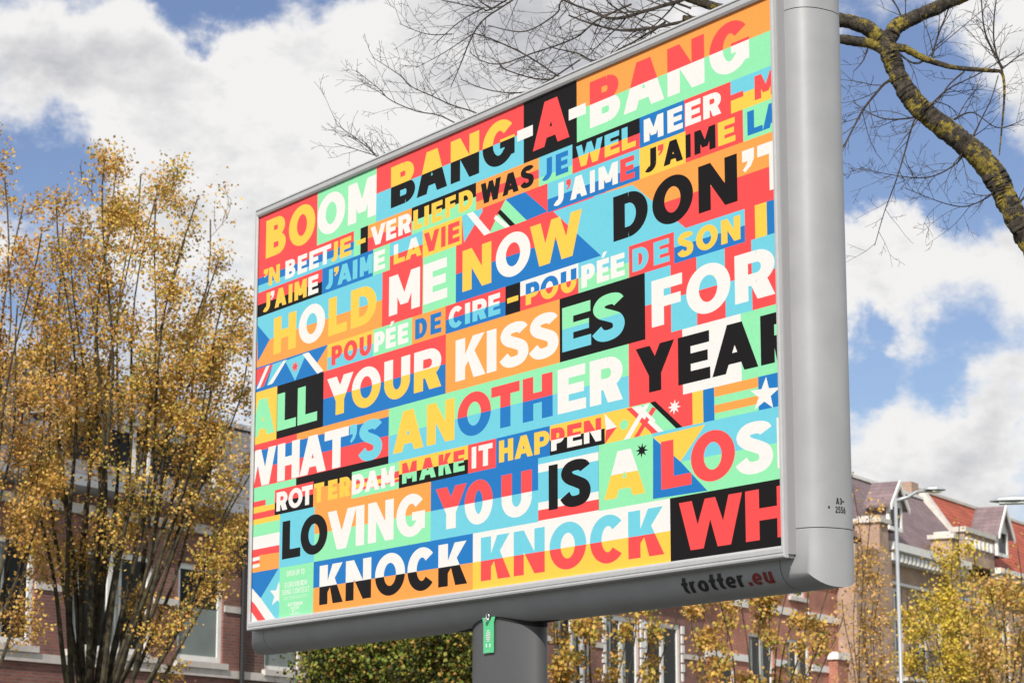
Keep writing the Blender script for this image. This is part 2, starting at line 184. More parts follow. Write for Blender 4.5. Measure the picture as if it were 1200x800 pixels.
GLYPHS = [('B',0.61,2.25,1,'Y'),('O',2.49,4.58,1,'Y'),('O',4.74,6.87,1,'W'),('M',7.08,9.14,1,'W'),('B',10.18,11.86,1,'YK'),('A',11.97,13.99,1,'YK'),('N',14.22,16.04,1,'YK'),('G',16.25,18.22,1,'YK'),('-',18.37,19.3,1,'W'),('A',19.3,21.4,1,'R'),('-',21.37,22.32,1,'W'),('B',22.54,24.18,1,'RW'),('A',24.35,26.45,1,'RW'),('N',26.62,28.44,1,'RW'),('G',28.68,30.55,1,'RW'),("'",0.48,0.85,2,'Y'),('N',0.9,1.81,2,'Y'),('B',2.26,3.07,2,'W'),('E',3.25,4.0,2,'W'),('E',4.16,4.9,2,'W'),('T',4.9,5.84,2,'W'),('J',5.8,6.36,2,'Y'),('E',6.52,7.36,2,'Y'),('-',7.76,8.4,2,'Y'),('V',8.76,9.83,2,'W'),('E',9.87,10.58,2,'W'),('R',10.72,11.6,2,'W'),('L',11.75,12.37,2,'Y'),('I',12.5,12.8,2,'Y'),('E',12.98,13.71,2,'Y'),('F',13.88,14.57,2,'Y'),('D',14.76,15.66,2,'Y'),('W',16.15,17.39,2,'K'),('A',17.48,18.46,2,'K'),('S',18.58,19.35,2,'K'),('J',19.74,20.41,2,'B'),('E',20.62,21.33,2,'B'),('W',21.77,23.22,2,'CY'),('E',23.33,24.12,2,'CY'),('L',24.24,24.97,2,'CY'),('M',25.39,26.39,2,'W'),('E',26.59,27.35,2,'W'),('E',27.47,28.24,2,'W'),('R',28.35,29.2,2,'W'),('-',29.66,30.24,2,'R'),('M',30.76,31.77,2,'R'),('J',0.38,1.06,3,'Y'),("'",1.09,1.39,3,'W'),('A',1.44,2.38,3,'Y'),('I',2.56,2.86,3,'Y'),('M',3.03,4.0,3,'Y'),('E',4.11,4.9,3,'W'),('J',5.36,6.01,3,'C'),("'",6.1,6.44,3,'Y'),('A',6.36,7.41,3,'C'),('I',7.49,7.83,3,'C'),('M',8.01,8.93,3,'C'),('E',9.03,9.82,3,'W'),('L',10.42,11.19,3,'WY'),('A',11.23,12.33,3,'WY'),('V',12.48,13.5,3,'R'),('I',13.62,13.91,3,'R'),('E',14.07,14.82,3,'R'),('J',20.4,21.07,3,'W'),("'",21.21,21.47,3,'R'),('A',21.43,22.36,3,'W'),('I',22.52,22.79,3,'W'),('M',22.99,24.02,3,'W'),('E',24.14,24.9,3,'R'),('J',25.34,26.01,3,'K'),("'",26.09,26.38,3,'R'),('A',26.37,27.34,3,'K'),('I',27.47,27.72,3,'K'),('M',27.9,28.91,3,'K'),('E',29.03,29.84,3,'Y'),('L',30.4,31.09,3,'B'),('A',31.09,32.0,3,'B'),('H',1.41,3.21,4,'Y'),('O',3.42,5.46,4,'W'),('L',5.72,7.11,4,'Y'),('D',7.38,9.24,4,'Y'),('M',10.12,12.24,4,'W'),('E',12.47,14.04,4,'W'),('N',15.01,16.81,4,'Y'),('O',17.08,19.15,4,'W'),('W',19.13,22.07,4,'Y'),('D',23.76,25.55,4,'K'),('O',25.78,27.8,4,'K'),('N',28.06,29.89,4,'K'),("'",30.13,30.68,4,'W'),('T',30.82,32.48,4,'W'),('P',5.99,6.78,5,'R'),('O',6.9,7.89,5,'R'),('U',8.05,8.91,5,'R'),('P',9.1,9.84,5,'W'),('É',9.92,10.62,5,'W'),('E',10.76,11.48,5,'W'),('D',11.93,12.73,5,'B'),('E',12.95,13.67,5,'B'),('C',14.14,15.05,5,'WC'),('I',15.18,15.5,5,'WC'),('R',15.65,16.53,5,'WC'),('E',16.63,17.36,5,'WC'),('-',17.77,18.43,5,'Y'),('P',18.87,19.67,5,'BY'),('O',19.72,20.75,5,'BY'),('U',20.88,21.75,5,'BY'),('P',22.02,22.76,5,'W'),('É',22.86,23.52,5,'W'),('E',23.6,24.34,5,'W'),('D',24.74,25.56,5,'C'),('E',25.82,26.61,5,'C'),('S',27.03,27.77,5,'Y'),('O',27.91,28.94,5,'Y'),('N',29.1,29.99,5,'Y'),('A',-0.39,1.62,6,'G'),('L',1.81,3.32,6,'G'),('L',3.44,4.96,6,'G'),('Y',5.7,7.63,6,'WY'),('O',7.53,9.6,6,'WY'),('U',9.84,11.62,6,'WY'),('R',11.88,13.68,6,'WY'),('K',14.59,16.47,6,'W'),('I',16.54,17.13,6,'W'),('S',17.34,19.02,6,'W'),('S',19.08,20.74,6,'W'),('E',20.95,22.53,6,'GC'),('S',22.61,24.3,6,'GC'),('F',25.69,27.24,6,'W'),('O',27.4,29.49,6,'W'),('R',29.69,31.49,6,'W'),('W',-1.15,1.78,7,'W'),('H',1.91,3.66,7,'W'),('A',3.67,5.68,7,'W'),('T',5.56,7.36,7,'W'),("'",7.43,7.95,7,'C'),('S',8.09,9.74,7,'C'),('A',10.49,12.54,7,'Y'),('N',12.76,14.54,7,'Y'),('O',14.73,16.8,7,'RB'),('T',16.82,18.51,7,'RB'),('H',18.69,20.4,7,'RB'),('E',20.68,22.24,7,'W'),('R',22.44,24.18,7,'W'),('Y',24.86,26.78,7,'K'),('E',26.96,28.49,7,'K'),('A',28.58,30.68,7,'K'),('R',30.8,32.3,7,'K'),('R',1.89,2.76,8,'W'),('O',2.85,3.94,8,'W'),('T',3.88,4.72,8,'W'),('T',4.81,5.58,8,'Y'),('E',5.88,6.58,8,'Y'),('R',6.73,7.52,8,'Y'),('D',7.62,8.52,8,'W'),('A',8.56,9.59,8,'W'),('M',9.7,10.63,8,'W'),('-',10.6,10.92,8,'R'),('M',11.14,12.11,8,'RG'),('A',12.29,13.37,8,'RG'),('K',13.54,14.38,8,'RG'),('E',14.49,15.19,8,'RG'),('I',15.63,15.91,8,'W'),('T',16.05,16.9,8,'W'),('H',17.29,18.13,8,'Y'),('A',18.21,19.27,8,'Y'),('P',19.35,20.22,8,'Y'),('P',20.3,21.07,8,'RW'),('E',21.2,22.0,8,'RW'),('N',22.11,23.03,8,'RW'),('L',2.41,3.84,9,'K'),('O',3.84,5.88,9,'K'),('V',5.88,7.98,9,'W'),('I',7.95,8.55,9,'W'),('N',8.81,10.59,9,'W'),('G',10.77,12.68,9,'W'),('Y',13.38,15.32,9,'RW'),('O',15.2,16.92,9,'RW'),('U',17.44,19.21,9,'RW'),('I',20.16,20.67,9,'K'),('S',20.83,22.45,9,'K'),('A',23.17,25.27,9,'WY'),('L',26.07,27.53,9,'R'),('O',27.51,29.56,9,'R'),('S',29.61,31.24,9,'W'),('I',31.43,31.98,9,'W'),('K',5.34,7.08,10,'WK'),('N',7.27,9.08,10,'WK'),('O',9.35,11.39,10,'WK'),('C',11.55,13.34,10,'WK'),('K',13.56,15.38,10,'WK'),('K',16.21,17.97,10,'CR'),('N',18.16,19.93,10,'CR'),('O',20.2,22.2,10,'CR'),('C',22.4,24.18,10,'CR'),('K',24.39,26.18,10,'CR'),('W',26.91,29.84,10,'R'),('H',29.98,31.98,10,'R')]
ROWS = [0, 2.12, 3.1, 4.08, 6.08, 7.06, 9.12, 11.08, 12.04, 14.08, 16]

# ---------------------------------------------------------------- lettering: geometric sans built from strokes
def band(c, t, cl=False):            # thick polyline -> quads ; t = (tx, ty) thickness for vertical / horizontal strokes
    n = len(c); o = []
    for i in range(n):
        a = c[(i-1) % n] if (cl or i) else c[0]; b = c[(i+1) % n] if (cl or i < n-1) else c[-1]
        dx, dy = b[0]-a[0], b[1]-a[1]; l = math.hypot(dx, dy) or 1; nx, ny = -dy/l, dx/l
        o.append(((c[i][0]+nx*t[0]/2, c[i][1]+ny*t[1]/2), (c[i][0]-nx*t[0]/2, c[i][1]-ny*t[1]/2)))
    m = n if cl else n-1
    return [[o[i][0], o[(i+1) % n][0], o[(i+1) % n][1], o[i][1]] for i in range(m)]
def arc(cx, cy, rx, ry, a0, a1, n): return [(cx+rx*math.cos(R_(a0+(a1-a0)*i/n)), cy+ry*math.sin(R_(a0+(a1-a0)*i/n))) for i in range(n+1)]
def rect(x0, y0, x1, y1): return [(x0, y0), (x1, y0), (x1, y1), (x0, y1)]
def spl(p, n=5):
    o = []
    for i in range(len(p)-1):
        a, b, c, d = p[max(i-1, 0)], p[i], p[i+1], p[min(i+2, len(p)-1)]
        for k in range(n):
            t = k/n; o.append(tuple(.5*(2*b[j]+(c[j]-a[j])*t+(2*a[j]-5*b[j]+4*c[j]-d[j])*t*t+(3*b[j]-a[j]-3*c[j]+d[j])*t**3) for j in (0, 1)))
    return o+[p[-1]]
def glyph(ch, w, T=.305, H=.24):    # cap height 1, width w
    g = []; A = g.append; t = (T, H)
    if ch == 'I': A(rect(0, 0, w, 1))
    elif ch == '-': A(rect(0, .36, w, .60))
    elif ch == '.': A(rect(0, 0, w, w))
    elif ch in 'EÉF':
        A(rect(0, 0, T, 1)); A(rect(T, 1-H, w*.98, 1)); A(rect(T, .5-H*.46, w*.93, .5+H*.46))
        if ch != 'F': A(rect(T, 0, w, H))
        if ch == 'É': A([(w*.38, 1.06), (w*.58, 1.06), (w*.86, 1.30), (w*.52, 1.30)])
    elif ch == 'L': A(rect(0, 0, T, 1)); A(rect(T, 0, w, H))
    elif ch == 'T': A(rect(0, 1-H, w, 1)); A(rect(w/2-T/2, 0, w/2+T/2, 1-H))
    elif ch == 'H': A(rect(0, 0, T, 1)); A(rect(w-T, 0, w, 1)); A(rect(T, .5-H/2, w-T, .5+H/2))
    elif ch == 'N': A(rect(0, 0, T*.95, 1)); A(rect(w-T*.95, 0, w, 1)); A([(0, 1), (T*.95, 1), (w, 0), (w-T*.95, 0)])
    elif ch == 'M':
        A(rect(0, 0, T*.95, 1)); A(rect(w-T*.95, 0, w, 1)); A([(0, 1), (T*1.0, 1), (w/2+T*.42, .20), (w/2-T*.42, .20)]); A([(w-T*1.0, 1), (w, 1), (w/2+T*.42, .20), (w/2-T*.42, .20)])
    elif ch == 'A':
        a = T*.56; A([(0, 0), (T*1.03, 0), (w/2+a, 1), (w/2-a, 1)]); A([(w-T*1.03, 0), (w, 0), (w/2+a, 1), (w/2-a, 1)])
        A(rect(w*.24, .18, w*.76, .18+H*.92))
    elif ch == 'V':
        a = T*.56; A([(0, 1), (T*1.06, 1), (w/2+a, 0), (w/2-a, 0)]); A([(w-T*1.06, 1), (w, 1), (w/2+a, 0), (w/2-a, 0)])
    elif ch == 'W':
        a = T*.50; q = w*.285
        A([(0, 1), (T*1.0, 1), (q+a, 0), (q-a, 0)]); A([(w/2-a*.8, 1), (w/2+a*.8, 1), (q+a, 0), (q-a, 0)])
        A([(w/2-a*.8, 1), (w/2+a*.8, 1), (w-q+a, 0), (w-q-a, 0)]); A([(w-T*1.0, 1), (w, 1), (w-q+a, 0), (w-q-a, 0)])
    elif ch == 'Y':
        A(rect(w/2-T/2, 0, w/2+T/2, .46)); A([(0, 1), (T*1.16, 1), (w/2+T/2, .46), (w/2+T*.2, .34), (w/2-T/2, .36)]); A([(w, 1), (w-T*1.16, 1), (w/2-T/2, .46), (w/2-T*.2, .34), (w/2+T/2, .36)])
    elif ch == 'K':
        A(rect(0, 0, T, 1)); A([(w*.97-T*1.2, 1), (w*.97, 1), (T, .30), (T, .30+.30), ]) ; A([(w-T*1.22, 0), (w, 0), (T+(w-T)*.42, .68), (T+(w-T)*.12, .50)])
    elif ch in 'O0': g += band(arc(w/2, .5, w/2-T/2, .52-H/2, 0, 360, 40)[:-1], t, True)
    elif ch == 'C': g += band(arc(w*.53, .5, w*.53-T/2, .52-H/2, 42, 318, 30), t)
    elif ch == 'G':
        g += band(arc(w*.52, .5, w*.52-T/2, .52-H/2, 40, 322, 32), t); A(rect(w*.55, .36, w, .36+H*.86)); A(rect(w-T*.95, .14, w, .36))
    elif ch == 'S':
        x = [(.90, .79), (.74, .865), (.52, .895), (.30, .86), (.20, .74), (.30, .62), (.55, .52), (.76, .42), (.83, .27), (.72, .14), (.47, .10), (.26, .14), (.08, .26)]
        s0 = T/2/w; p = [(max(s0*.72, min(1-s0*.98, a))*w, b) for a, b in x]; g += band(spl(p), (T, H*1.02))
    elif ch == 'J':
        A(rect(w-T, .36, w, 1)); g += band(arc(w-T/2-(w-T)*.56, .36, (w-T)*.56, .38-H/2, 0, -128, 14), t)
    elif ch == 'U':
        A(rect(0, .42, T, 1)); A(rect(w-T, .42, w, 1)); g += band(arc(w/2, .42, w/2-T/2, .44-H/2, 180, 360, 20), t)
    elif ch == 'D':
        r = min(w*.56, w-T); A(rect(0, 0, T, 1)); A(rect(T, 0, w-r, H)); A(rect(T, 1-H, w-r, 1)); g += band(arc(w-r, .5, r-T/2, .5-H/2, -90, 90, 22), t)
    elif ch in 'PR':
        r = min(w*.46, w-T); lo = .30; A(rect(0, 0, T, 1)); A(rect(T, 1-H, w-r, 1)); A(rect(T, lo, w-r, lo+H)); g += band(arc(w-r, (1+lo)/2, r-T/2, (1-lo)/2-H/2, -90, 90, 16), t)
        if ch == 'R': A([(w-T*1.28, 0), (w, 0), (w*.80, .40), (w*.40, .32)])
    elif ch == 'B':
        T2 = T*.92; A(rect(0, 0, T, 1)); r = min(w*.40, w-T)
        for y0, y1, k in ((0, .555, 1.), (.46, 1, .95)):
            h = H*.86; ww = w*k; A(rect(T, y0, ww-r, y0+h)); A(rect(T, y1-h, ww-r, y1)); g += band(arc(ww-r, (y0+y1)/2, r-T2/2, (y1-y0)/2-h/2, -90, 90, 12), (T2, h))
    elif ch == "'":
        q = min(w, T*1.25); A([(0, 1), (q, 1), (q*.98, .78), (q*.72, .64), (q*.22, .54), (q*.05, .60), (q*.38, .70), (q*.44, .76), (0, .76)])
    elif ch == '1': A(rect(w*.4, 0, w*.4+T, 1)); A([(0, .72), (w*.4, .72+.1), (w*.4+T, 1), (w*.4, 1)])
    elif ch == '2': g += band(spl([(w*.08, .76), (w*.3, .88), (w*.62, .87), (w*.8, .70), (w*.66, .48), (w*.2, .12)]), t); A(rect(0, 0, w, H))
    elif ch == '3': g += band(spl([(w*.08, .85), (w*.45, .90), (w*.8, .76), (w*.7, .58), (w*.4, .53), (w*.75, .46), (w*.86, .27), (w*.5, .10), (w*.06, .16)]), t)
    elif ch == '5': A(rect(w*.1, 1-H, w*.9, 1)); A(rect(w*.1, .5, w*.1+T*.9, 1-H)); g += band(spl([(w*.12, .54), (w*.5, .60), (w*.83, .40), (w*.75, .17), (w*.4, .10), (w*.04, .18)]), t)
    elif ch == '6': g += band(arc(w/2, .32, w/2-T/2, .34-H/2, 0, 360, 24)[:-1], t, True); g += band(spl([(T/2, .34), (w*.25, .66), (w*.62, .95)]), t)
    # lower case (x height .72)
    elif ch == 'o': g += band(arc(w/2, .36, w/2-T/2, .37-H/2, 0, 360, 24)[:-1], t, True)
    elif ch == 'e': g += band(arc(w/2, .36, w/2-T/2, .37-H/2, 0, 318, 22), t); A(rect(T*.6, .28, w-T*.3, .28+H*.8))
    elif ch == 't': A(rect(w*.22, .2, w*.22+T, .98)); A(rect(0, .52, w, .52+H)); g += band(arc(w*.22+T/2+w*.32, .24, w*.32, .24-H/2, 180, 285, 8), t)
    elif ch == 'r': A(rect(0, 0, T, .72)); g += band(arc(w*.62, .36, w*.62-T/2, .37-H/2, 150, 62, 8), t)
    elif ch == 'u': A(rect(0, .28, T, .72)); A(rect(w-T, 0, w, .72)); g += band(arc(w/2, .3, w/2-T/2, .31-H/2, 180, 360, 12), t)
    return g
def cdt(polys, edges_extra=(), pick=None):
    # constrained triangulation of all outlines; every triangle then looks up which outlines cover its centre
    vs = []; es = []
    for p in polys:
        n = len(vs); vs += [Vector(q) for q in p]; es += [(n+i, n+(i+1) % len(p)) for i in range(len(p))]
    for a, b in edges_extra: es.append((len(vs), len(vs)+1)); vs += [Vector(a), Vector(b)]
    V_, E_, F_, ov, oe, of = delaunay_2d_cdt(vs, es, [], 0, 1e-5, False)
    X = np.array([(p.x, p.y) for p in V_]); T = np.array([list(f) for f in F_]); C = X[T].mean(1); top = np.full(len(T), -1)
    for k, p in enumerate(polys):
        p = np.array(p); m = np.where((C[:, 0] > p[:, 0].min()) & (C[:, 0] < p[:, 0].max()) & (C[:, 1] > p[:, 1].min()) & (C[:, 1] < p[:, 1].max()))[0]
        if not len(m): continue
        c = C[m]; ins = np.zeros(len(m), bool)
        for i in range(len(p)):
            (x0, y0), (x1, y1) = p[i], p[(i+1) % len(p)]
            if y0 == y1: continue
            ins ^= ((y0 > c[:, 1]) != (y1 > c[:, 1])) & (c[:, 0] < (x1-x0)*(c[:, 1]-y0)/(y1-y0)+x0)
        top[m[ins]] = k
    return V_, F_, [[t] if t >= 0 else [] for t in top.tolist()]

# ---------------------------------------------------------------- THE BILLBOARD
RZ = math.atan2(-.83291, .55341)
BW, BH, Z0 = 4.7449, 2.4, 2.7053          # print width, height, height of its lower edge
board = empty('billboard', (-.078, 12.064, 0), RZ)
tag(board, 'large grey billboard with colourful song lyric poster standing on one dark pole', 'billboard')
YP = -.130
U0 = .15
SX = 1.40                                   # letters of this poster are wide set
def make_poster():
    polys = []; cols = []; ex = []
    for it in ART:
        if it[0] == 'R': _, a, b, c, d, k = it; polys.append([(a, b), (c, b), (c, d), (a, d)]); cols.append(('b', k))
        elif it[0] == 'Q': polys.append(it[2]); cols.append(('b', it[1]))
        else:
            _, k, u, v, ro, ri, n = it; st = []
            for i in range(2*n):
                r = ro if i % 2 == 0 else ri; a = math.pi*i/n + .1; st.append((u+r*math.sin(a)*SX, v-r*math.cos(a)))
            polys.append(st); cols.append(('b', k))
    nb = len(polys)
    for ch, a, b, row, k in GLYPHS:
        t0, t1 = ROWS[row-1], ROWS[row]; big = t1-t0 > 1.5
        v1 = t1-(.30 if big else .13); ch_h = (1.43 if big else .72)
        if row == 1: v1 = 1.83; ch_h = 1.52
        wn = (b-a)/SX/ch_h
        for p in glyph(ch, wn):
            polys.append([(a+x*SX*ch_h, v1-y*ch_h) for x, y in p]); cols.append(('g', k, (t0+t1)/2))
        if len(k) == 2: ex.append(((a-.1, (t0+t1)/2), (b+.1, (t0+t1)/2)))
    # credits block, lower left
    def line(txt, uc, v, h, wd, k='W', T=.16, H=.13):
        x = -wd/2; adv = wd/sum(.45 if c in ' I' else 1 for c in txt)
        for c in txt:
            a = adv*(.45 if c in ' I' else 1)
            if c != ' ':
                for p in glyph(c, a*.8/h, T, H): polys.append([(uc+x+q[0]*h, v-q[1]*h) for q in p]); cols.append(('g', k, 0))
            x += a
    line('OPEN UP TO', 3.52, 14.45, .20, 1.4)
    line('EUROVISION', 3.55, 14.87, .20, 1.75); line('SONG CONTEST', 3.55, 15.13, .20, 2.15); line('ROTTERDAM 2021', 3.55, 15.32, .12, 1.9, T=.1, H=.08)
    line('ROTTERDAM', 3.52, 15.58, .13, 1.15, T=.26, H=.2); line('MAKE', 3.52, 15.70, .10, .7, T=.26, H=.2); line('IT', 3.52, 15.80, .08, .5); line('HAPPEN', 3.52, 15.91, .09, .7)
    V_, F_, of = cdt(polys, ex)
    vs = [(-BW/2+p.x*U0, YP, Z0+BH-p.y*U0) for p in V_]; fs = []; mi = []
    for f, o in zip(F_, of):
        if not o: continue
        cx = sum(V_[i].x for i in f)/len(f); cy = sum(V_[i].y for i in f)/len(f)
        if cx < 0 or cx > 31.633 or cy < 0 or cy > 16: continue
        c = cols[max(o)]; k = c[1]
        if len(k) == 2: k = k[0] if cy < c[2] else k[1]
        fs.append(tuple(f)); mi.append(inkkeys.index(k))
    o = pyobj('poster', vs, fs, inkm, board, mi=mi)
    bm = bmesh.new(); bm.from_mesh(o.data)
    flip = [f for f in bm.faces if f.normal.y > 0]; bmesh.ops.reverse_faces(bm, faces=flip); bm.to_mesh(o.data); bm.free()
    return o
poster = make_poster()
# cut triangles that spill over the print edge are outside: hide them behind the frame lip
HX = BW/2; ZT = Z0+BH; VZ = 2.2              # VZ: frame is slimmer at top and bottom
def ringpt(side, along, o, y, mitre=True):
    # side: 0 bottom, 1 right, 2 top, 3 left ; 'along' 0..1 between corners (mitred), o = outset
    oz = o*VZ
    x0, x1, z0, z1 = -HX-o, HX+o, Z0-oz, ZT+oz
    if side == 0: return (x0+(x1-x0)*along, y, z0)
    if side == 2: return (x1-(x1-x0)*along, y, z1)
    if side == 1: return (x1, y, z0+(z1-z0)*along)
    return (x0, y, z1-(z1-z0)*along)
FP = [(-.004, YP+.004), (-.003, YP-.010), (.002, YP-.016), (.010, YP-.016), (.0115, YP-.013), (.0135, YP-.013), (.015, YP-.018), (.0185, YP-.016), (.020, YP-.012), (.020, YP+.008), (.0185, YP+.010), (.0185, YP+.013), (.020, YP+.015), (.020, YP+.040), (.008, YP+.040)]
FO = .020
for s_ in range(4):
    v = []; f = []; k = len(FP)
    for a in (0, 1): v += [ringpt(s_, a, o, y) for o, y in FP]
    f = [(i, (i+1) % k, k+(i+1) % k, k+i) for i in range(k)]
    fr = pyobj('frame_bar', v, f, alu_fr, board)
# thin black seal between print and frame
mb = MB()
for x0, x1, z0, z1 in ((-HX, HX, Z0, Z0+.006), (-HX, HX, ZT-.007, ZT), (-HX, -HX+.006, Z0, ZT), (HX-.006, HX, Z0, ZT)): mb.box(x0, x1, YP-.003, YP-.001, z0, z1)
mb.build('seal', dark_gap, board)
# curved casing
AD, O0, EX = .137, .122, 2.5
YC = YP+.040+AD
NP = 22
def prof(phi):                                # phi 0 (front) .. pi (back)
    c, s = math.cos(phi), math.sin(phi)
    y = -AD*math.copysign(abs(c)**(2/EX), c); o = O0*max(s, 0)**(2/EX)
    return o+FO, YC+y
CAP = .075; TOPK = .12      # the lid is nearly flat
def casing(side, a, b, name, m=alu, lift=0.):     # station a..b metres from the frame corner, None = mitre end
    prof_pts = [prof(math.pi*i/NP) for i in range(NP+1)]
    def st(d, end, o, y):
        oz = FO*VZ + (o-FO) + lift; ox = o + lift
        lo_x, hi_x, lo_z, hi_z = -HX-ox, HX+ox, Z0-oz, ZT+FO*VZ+(o-FO)*TOPK+lift
        if side in (0, 2):
            z = lo_z if side == 0 else hi_z
            x = (lo_x if end == 0 else hi_x) if d is None else (-HX+d if end == 0 else HX-d)
            return (x, y, z)
        x = hi_x if side == 1 else lo_x
        z = (lo_z if end == 0 else hi_z) if d is None else (Z0+d if end == 0 else ZT-d)
        return (x, y, z)
    v = [st(a, 0 if a is not None or True else 0, o, y) for o, y in prof_pts] + [st(b, 1, o, y) for o, y in prof_pts]
    k = NP+1
    return v, [(i, i+1, k+i+1, k+i) for i in range(NP)], st, prof_pts
for sd, nm in ((0, 'bottom_panel'), (1, 'side_panel'), (2, 'top_panel'), (3, 'side_panel')):
    g = .0035
    v, f, _, _ = casing(sd, CAP+g, CAP+g, nm)
    pyobj(nm, v, f, alu, board, smooth=True)
for sx_, sz_ in ((0, 0), (1, 0), (0, 1), (1, 1)):
    pr = [prof(math.pi*i/NP) for i in range(NP+1)]; v = []; k = NP+1
    cx, cz = (HX if sx_ else -HX), (ZT if sz_ else Z0); dx, dz = (1 if sx_ else -1), (1 if sz_ else -1)
    kz = TOPK if sz_ else 1.
    for o, y in pr: v.append((cx-dx*CAP, y, cz+dz*((o-FO)*kz+FO*VZ)))
    for o, y in pr: v.append((cx+dx*o, y, cz+dz*((o-FO)*kz+FO*VZ)))
    for o, y in pr: v.append((cx+dx*o, y, cz-dz*CAP))
    f = [(i, i+1, k+i+1, k+i) for i in range(NP)] + [(k+i, k+i+1, 2*k+i+1, 2*k+i) for i in range(NP)]
    o_ = pyobj('corner_cap', v, f, alu, board)
    for p in o_.data.polygons: p.use_smooth = True
    o_.data.set_sharp_from_angle(angle=R_(30))
# dark core behind the seams, back panel
for sd in range(4):
    pr = []
    v, f, _, _ = casing(sd, .03, .03, 'c', lift=-.008)
    pyobj('seam_seal', v, f, dark_gap, board)
mb = MB(); mb.box(-HX-.03, HX+.03, YP+.003, YC+AD, Z0-.03, ZT+.03); mb.build('core_box', mat('box_grey', (.3, .3, .31), .6), board)  # unseen inner box, added to stop light leaks; also closes the back
# lettering on curved casing
def surf(side, x, arcv, off=.0015):
    # position along, arc length from the front edge
    acc = 0; last = prof(.0); n = 200
    for i in range(1, n+1):
        p = prof(math.pi*i/n); l = math.hypot(p[0]-last[0], p[1]-last[1])
        if acc+l >= arcv:
            t = (arcv-acc)/l; o = last[0]+(p[0]-last[0])*t; y = last[1]+(p[1]-last[1])*t
            no, ny = (-(p[1]-last[1])/l, (p[0]-last[0])/l)
            if no < 0: no, ny = -no, -ny
            o += no*off; y += ny*off; break
        acc += l; last = p
    if side == 0: return (x, y, Z0-(o-FO+FO*VZ))
    return (HX+o, y, x)
def text_on(side, txt, start, base, h, wd, name, m, gap=.12, T=.24, H=.18, flipx=1, lower=False):
    tot = 0; wid = {'.': .24, '-': .4, 't': .42, 'r': .42, 'o': .68, 'e': .66, 'u': .6, 'A': .8}
    ws = [wid.get(c, .62) for c in txt]; tot = sum(ws)+gap*(len(txt)-1); sx = wd/tot; x = 0; polys = []
    for c, ww in zip(txt, ws):
        for p in glyph(c, ww, T, H):
            q = [(p_[0]+x, p_[1]) for p_ in p]; polys.append(q)
        x += ww+gap
    V_, F_, of = cdt(polys, [((-.05, k*.06-.1), (tot+.1, k*.06-.1)) for k in range(22)]); vs = []
    for p in V_:
        if side == 0: vs.append(surf(0, start+p.x*sx, base-p.y*h))
        else: vs.append(surf(1, base+p.y*h, start+p.x*sx))
    return pyobj(name, vs, [tuple(f) for f, o in zip(F_, of) if o], m, board)
text_on(0, 'trotter', 1.615, .094, .074, .43, 'lettering', txt_black)
text_on(0, '.eu', 2.065, .094, .074, .17, 'lettering', txt_red)
text_on(1, 'A3-', .200, 2.882, .027, .044, 'lettering', txt_black, T=.2, H=.15)
text_on(1, '2556', .196, 2.846, .027, .056, 'lettering', txt_black, T=.2, H=.15)
mb = MB(); mb.poly([surf(1, 2.862, .160), surf(1, 2.862, .168), surf(1, 2.872, .168), surf(1, 2.872, .160)]); mb.build('mark', txt_black, board)
# pole
PX = .047
mb = MB(); ring = 48
pr_ = [(.187, 0), (.187, Z0-.06)]
v = []; f = []
RX, RY = .29, .112
for r, z in [(1, .02), (1, 1.2), (1, Z0-.045)]:
    for k in range(ring): a = 2*math.pi*k/ring; v.append((PX+RX*r*math.cos(a), YC+RY*r*math.sin(a), z))
for j in range(2):
    for k in range(ring): a = j*ring+k; b = j*ring+(k+1) % ring; f.append((a, b, b+ring, a+ring))
pyobj('pole', v, f, pole_m, board, smooth=True)
v = []; f = []
for r, z in [(.42, .0), (.42, .03), (.25, .03)]:
    for k in range(ring): a = 2*math.pi*k/ring; v.append((PX+r*math.cos(a), YC+r*math.sin(a), z))
for j in range(2):
    for k in range(ring): a = j*ring+k; b = j*ring+(k+1) % ring; f.append((a, b, b+ring, a+ring))
pyobj('base_plate', v, f, pole_m, board)
# black gasket where the pole enters the casing, with pointed ends along the underside
def zbot(y):
    q = min(abs((y-YC)/AD), 1.); return Z0-FO*VZ-O0*(1-q**EX)**(1/EX)
v = []; f = []; n = 64
for k in range(n):
    a = 2*math.pi*k/n; x = PX+(RX+.0015)*math.cos(a); y = YC+(RY+.0015)*math.sin(a); z = zbot(y); dn = .010+.014*abs(math.cos(a))
    v += [(x, y, z-dn), (x, y, z+.015)]
f = [(2*k, 2*((k+1) % n), 2*((k+1) % n)+1, 2*k+1) for k in range(n)]
pyobj('gasket', v, f, dark_gap, board)
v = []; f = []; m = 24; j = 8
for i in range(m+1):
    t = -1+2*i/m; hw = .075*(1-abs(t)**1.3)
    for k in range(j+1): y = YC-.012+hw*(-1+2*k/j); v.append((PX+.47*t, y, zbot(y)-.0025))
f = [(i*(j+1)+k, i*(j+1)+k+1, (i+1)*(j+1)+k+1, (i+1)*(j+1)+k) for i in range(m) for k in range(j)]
pyobj('slot', v, f, dark_gap, board)

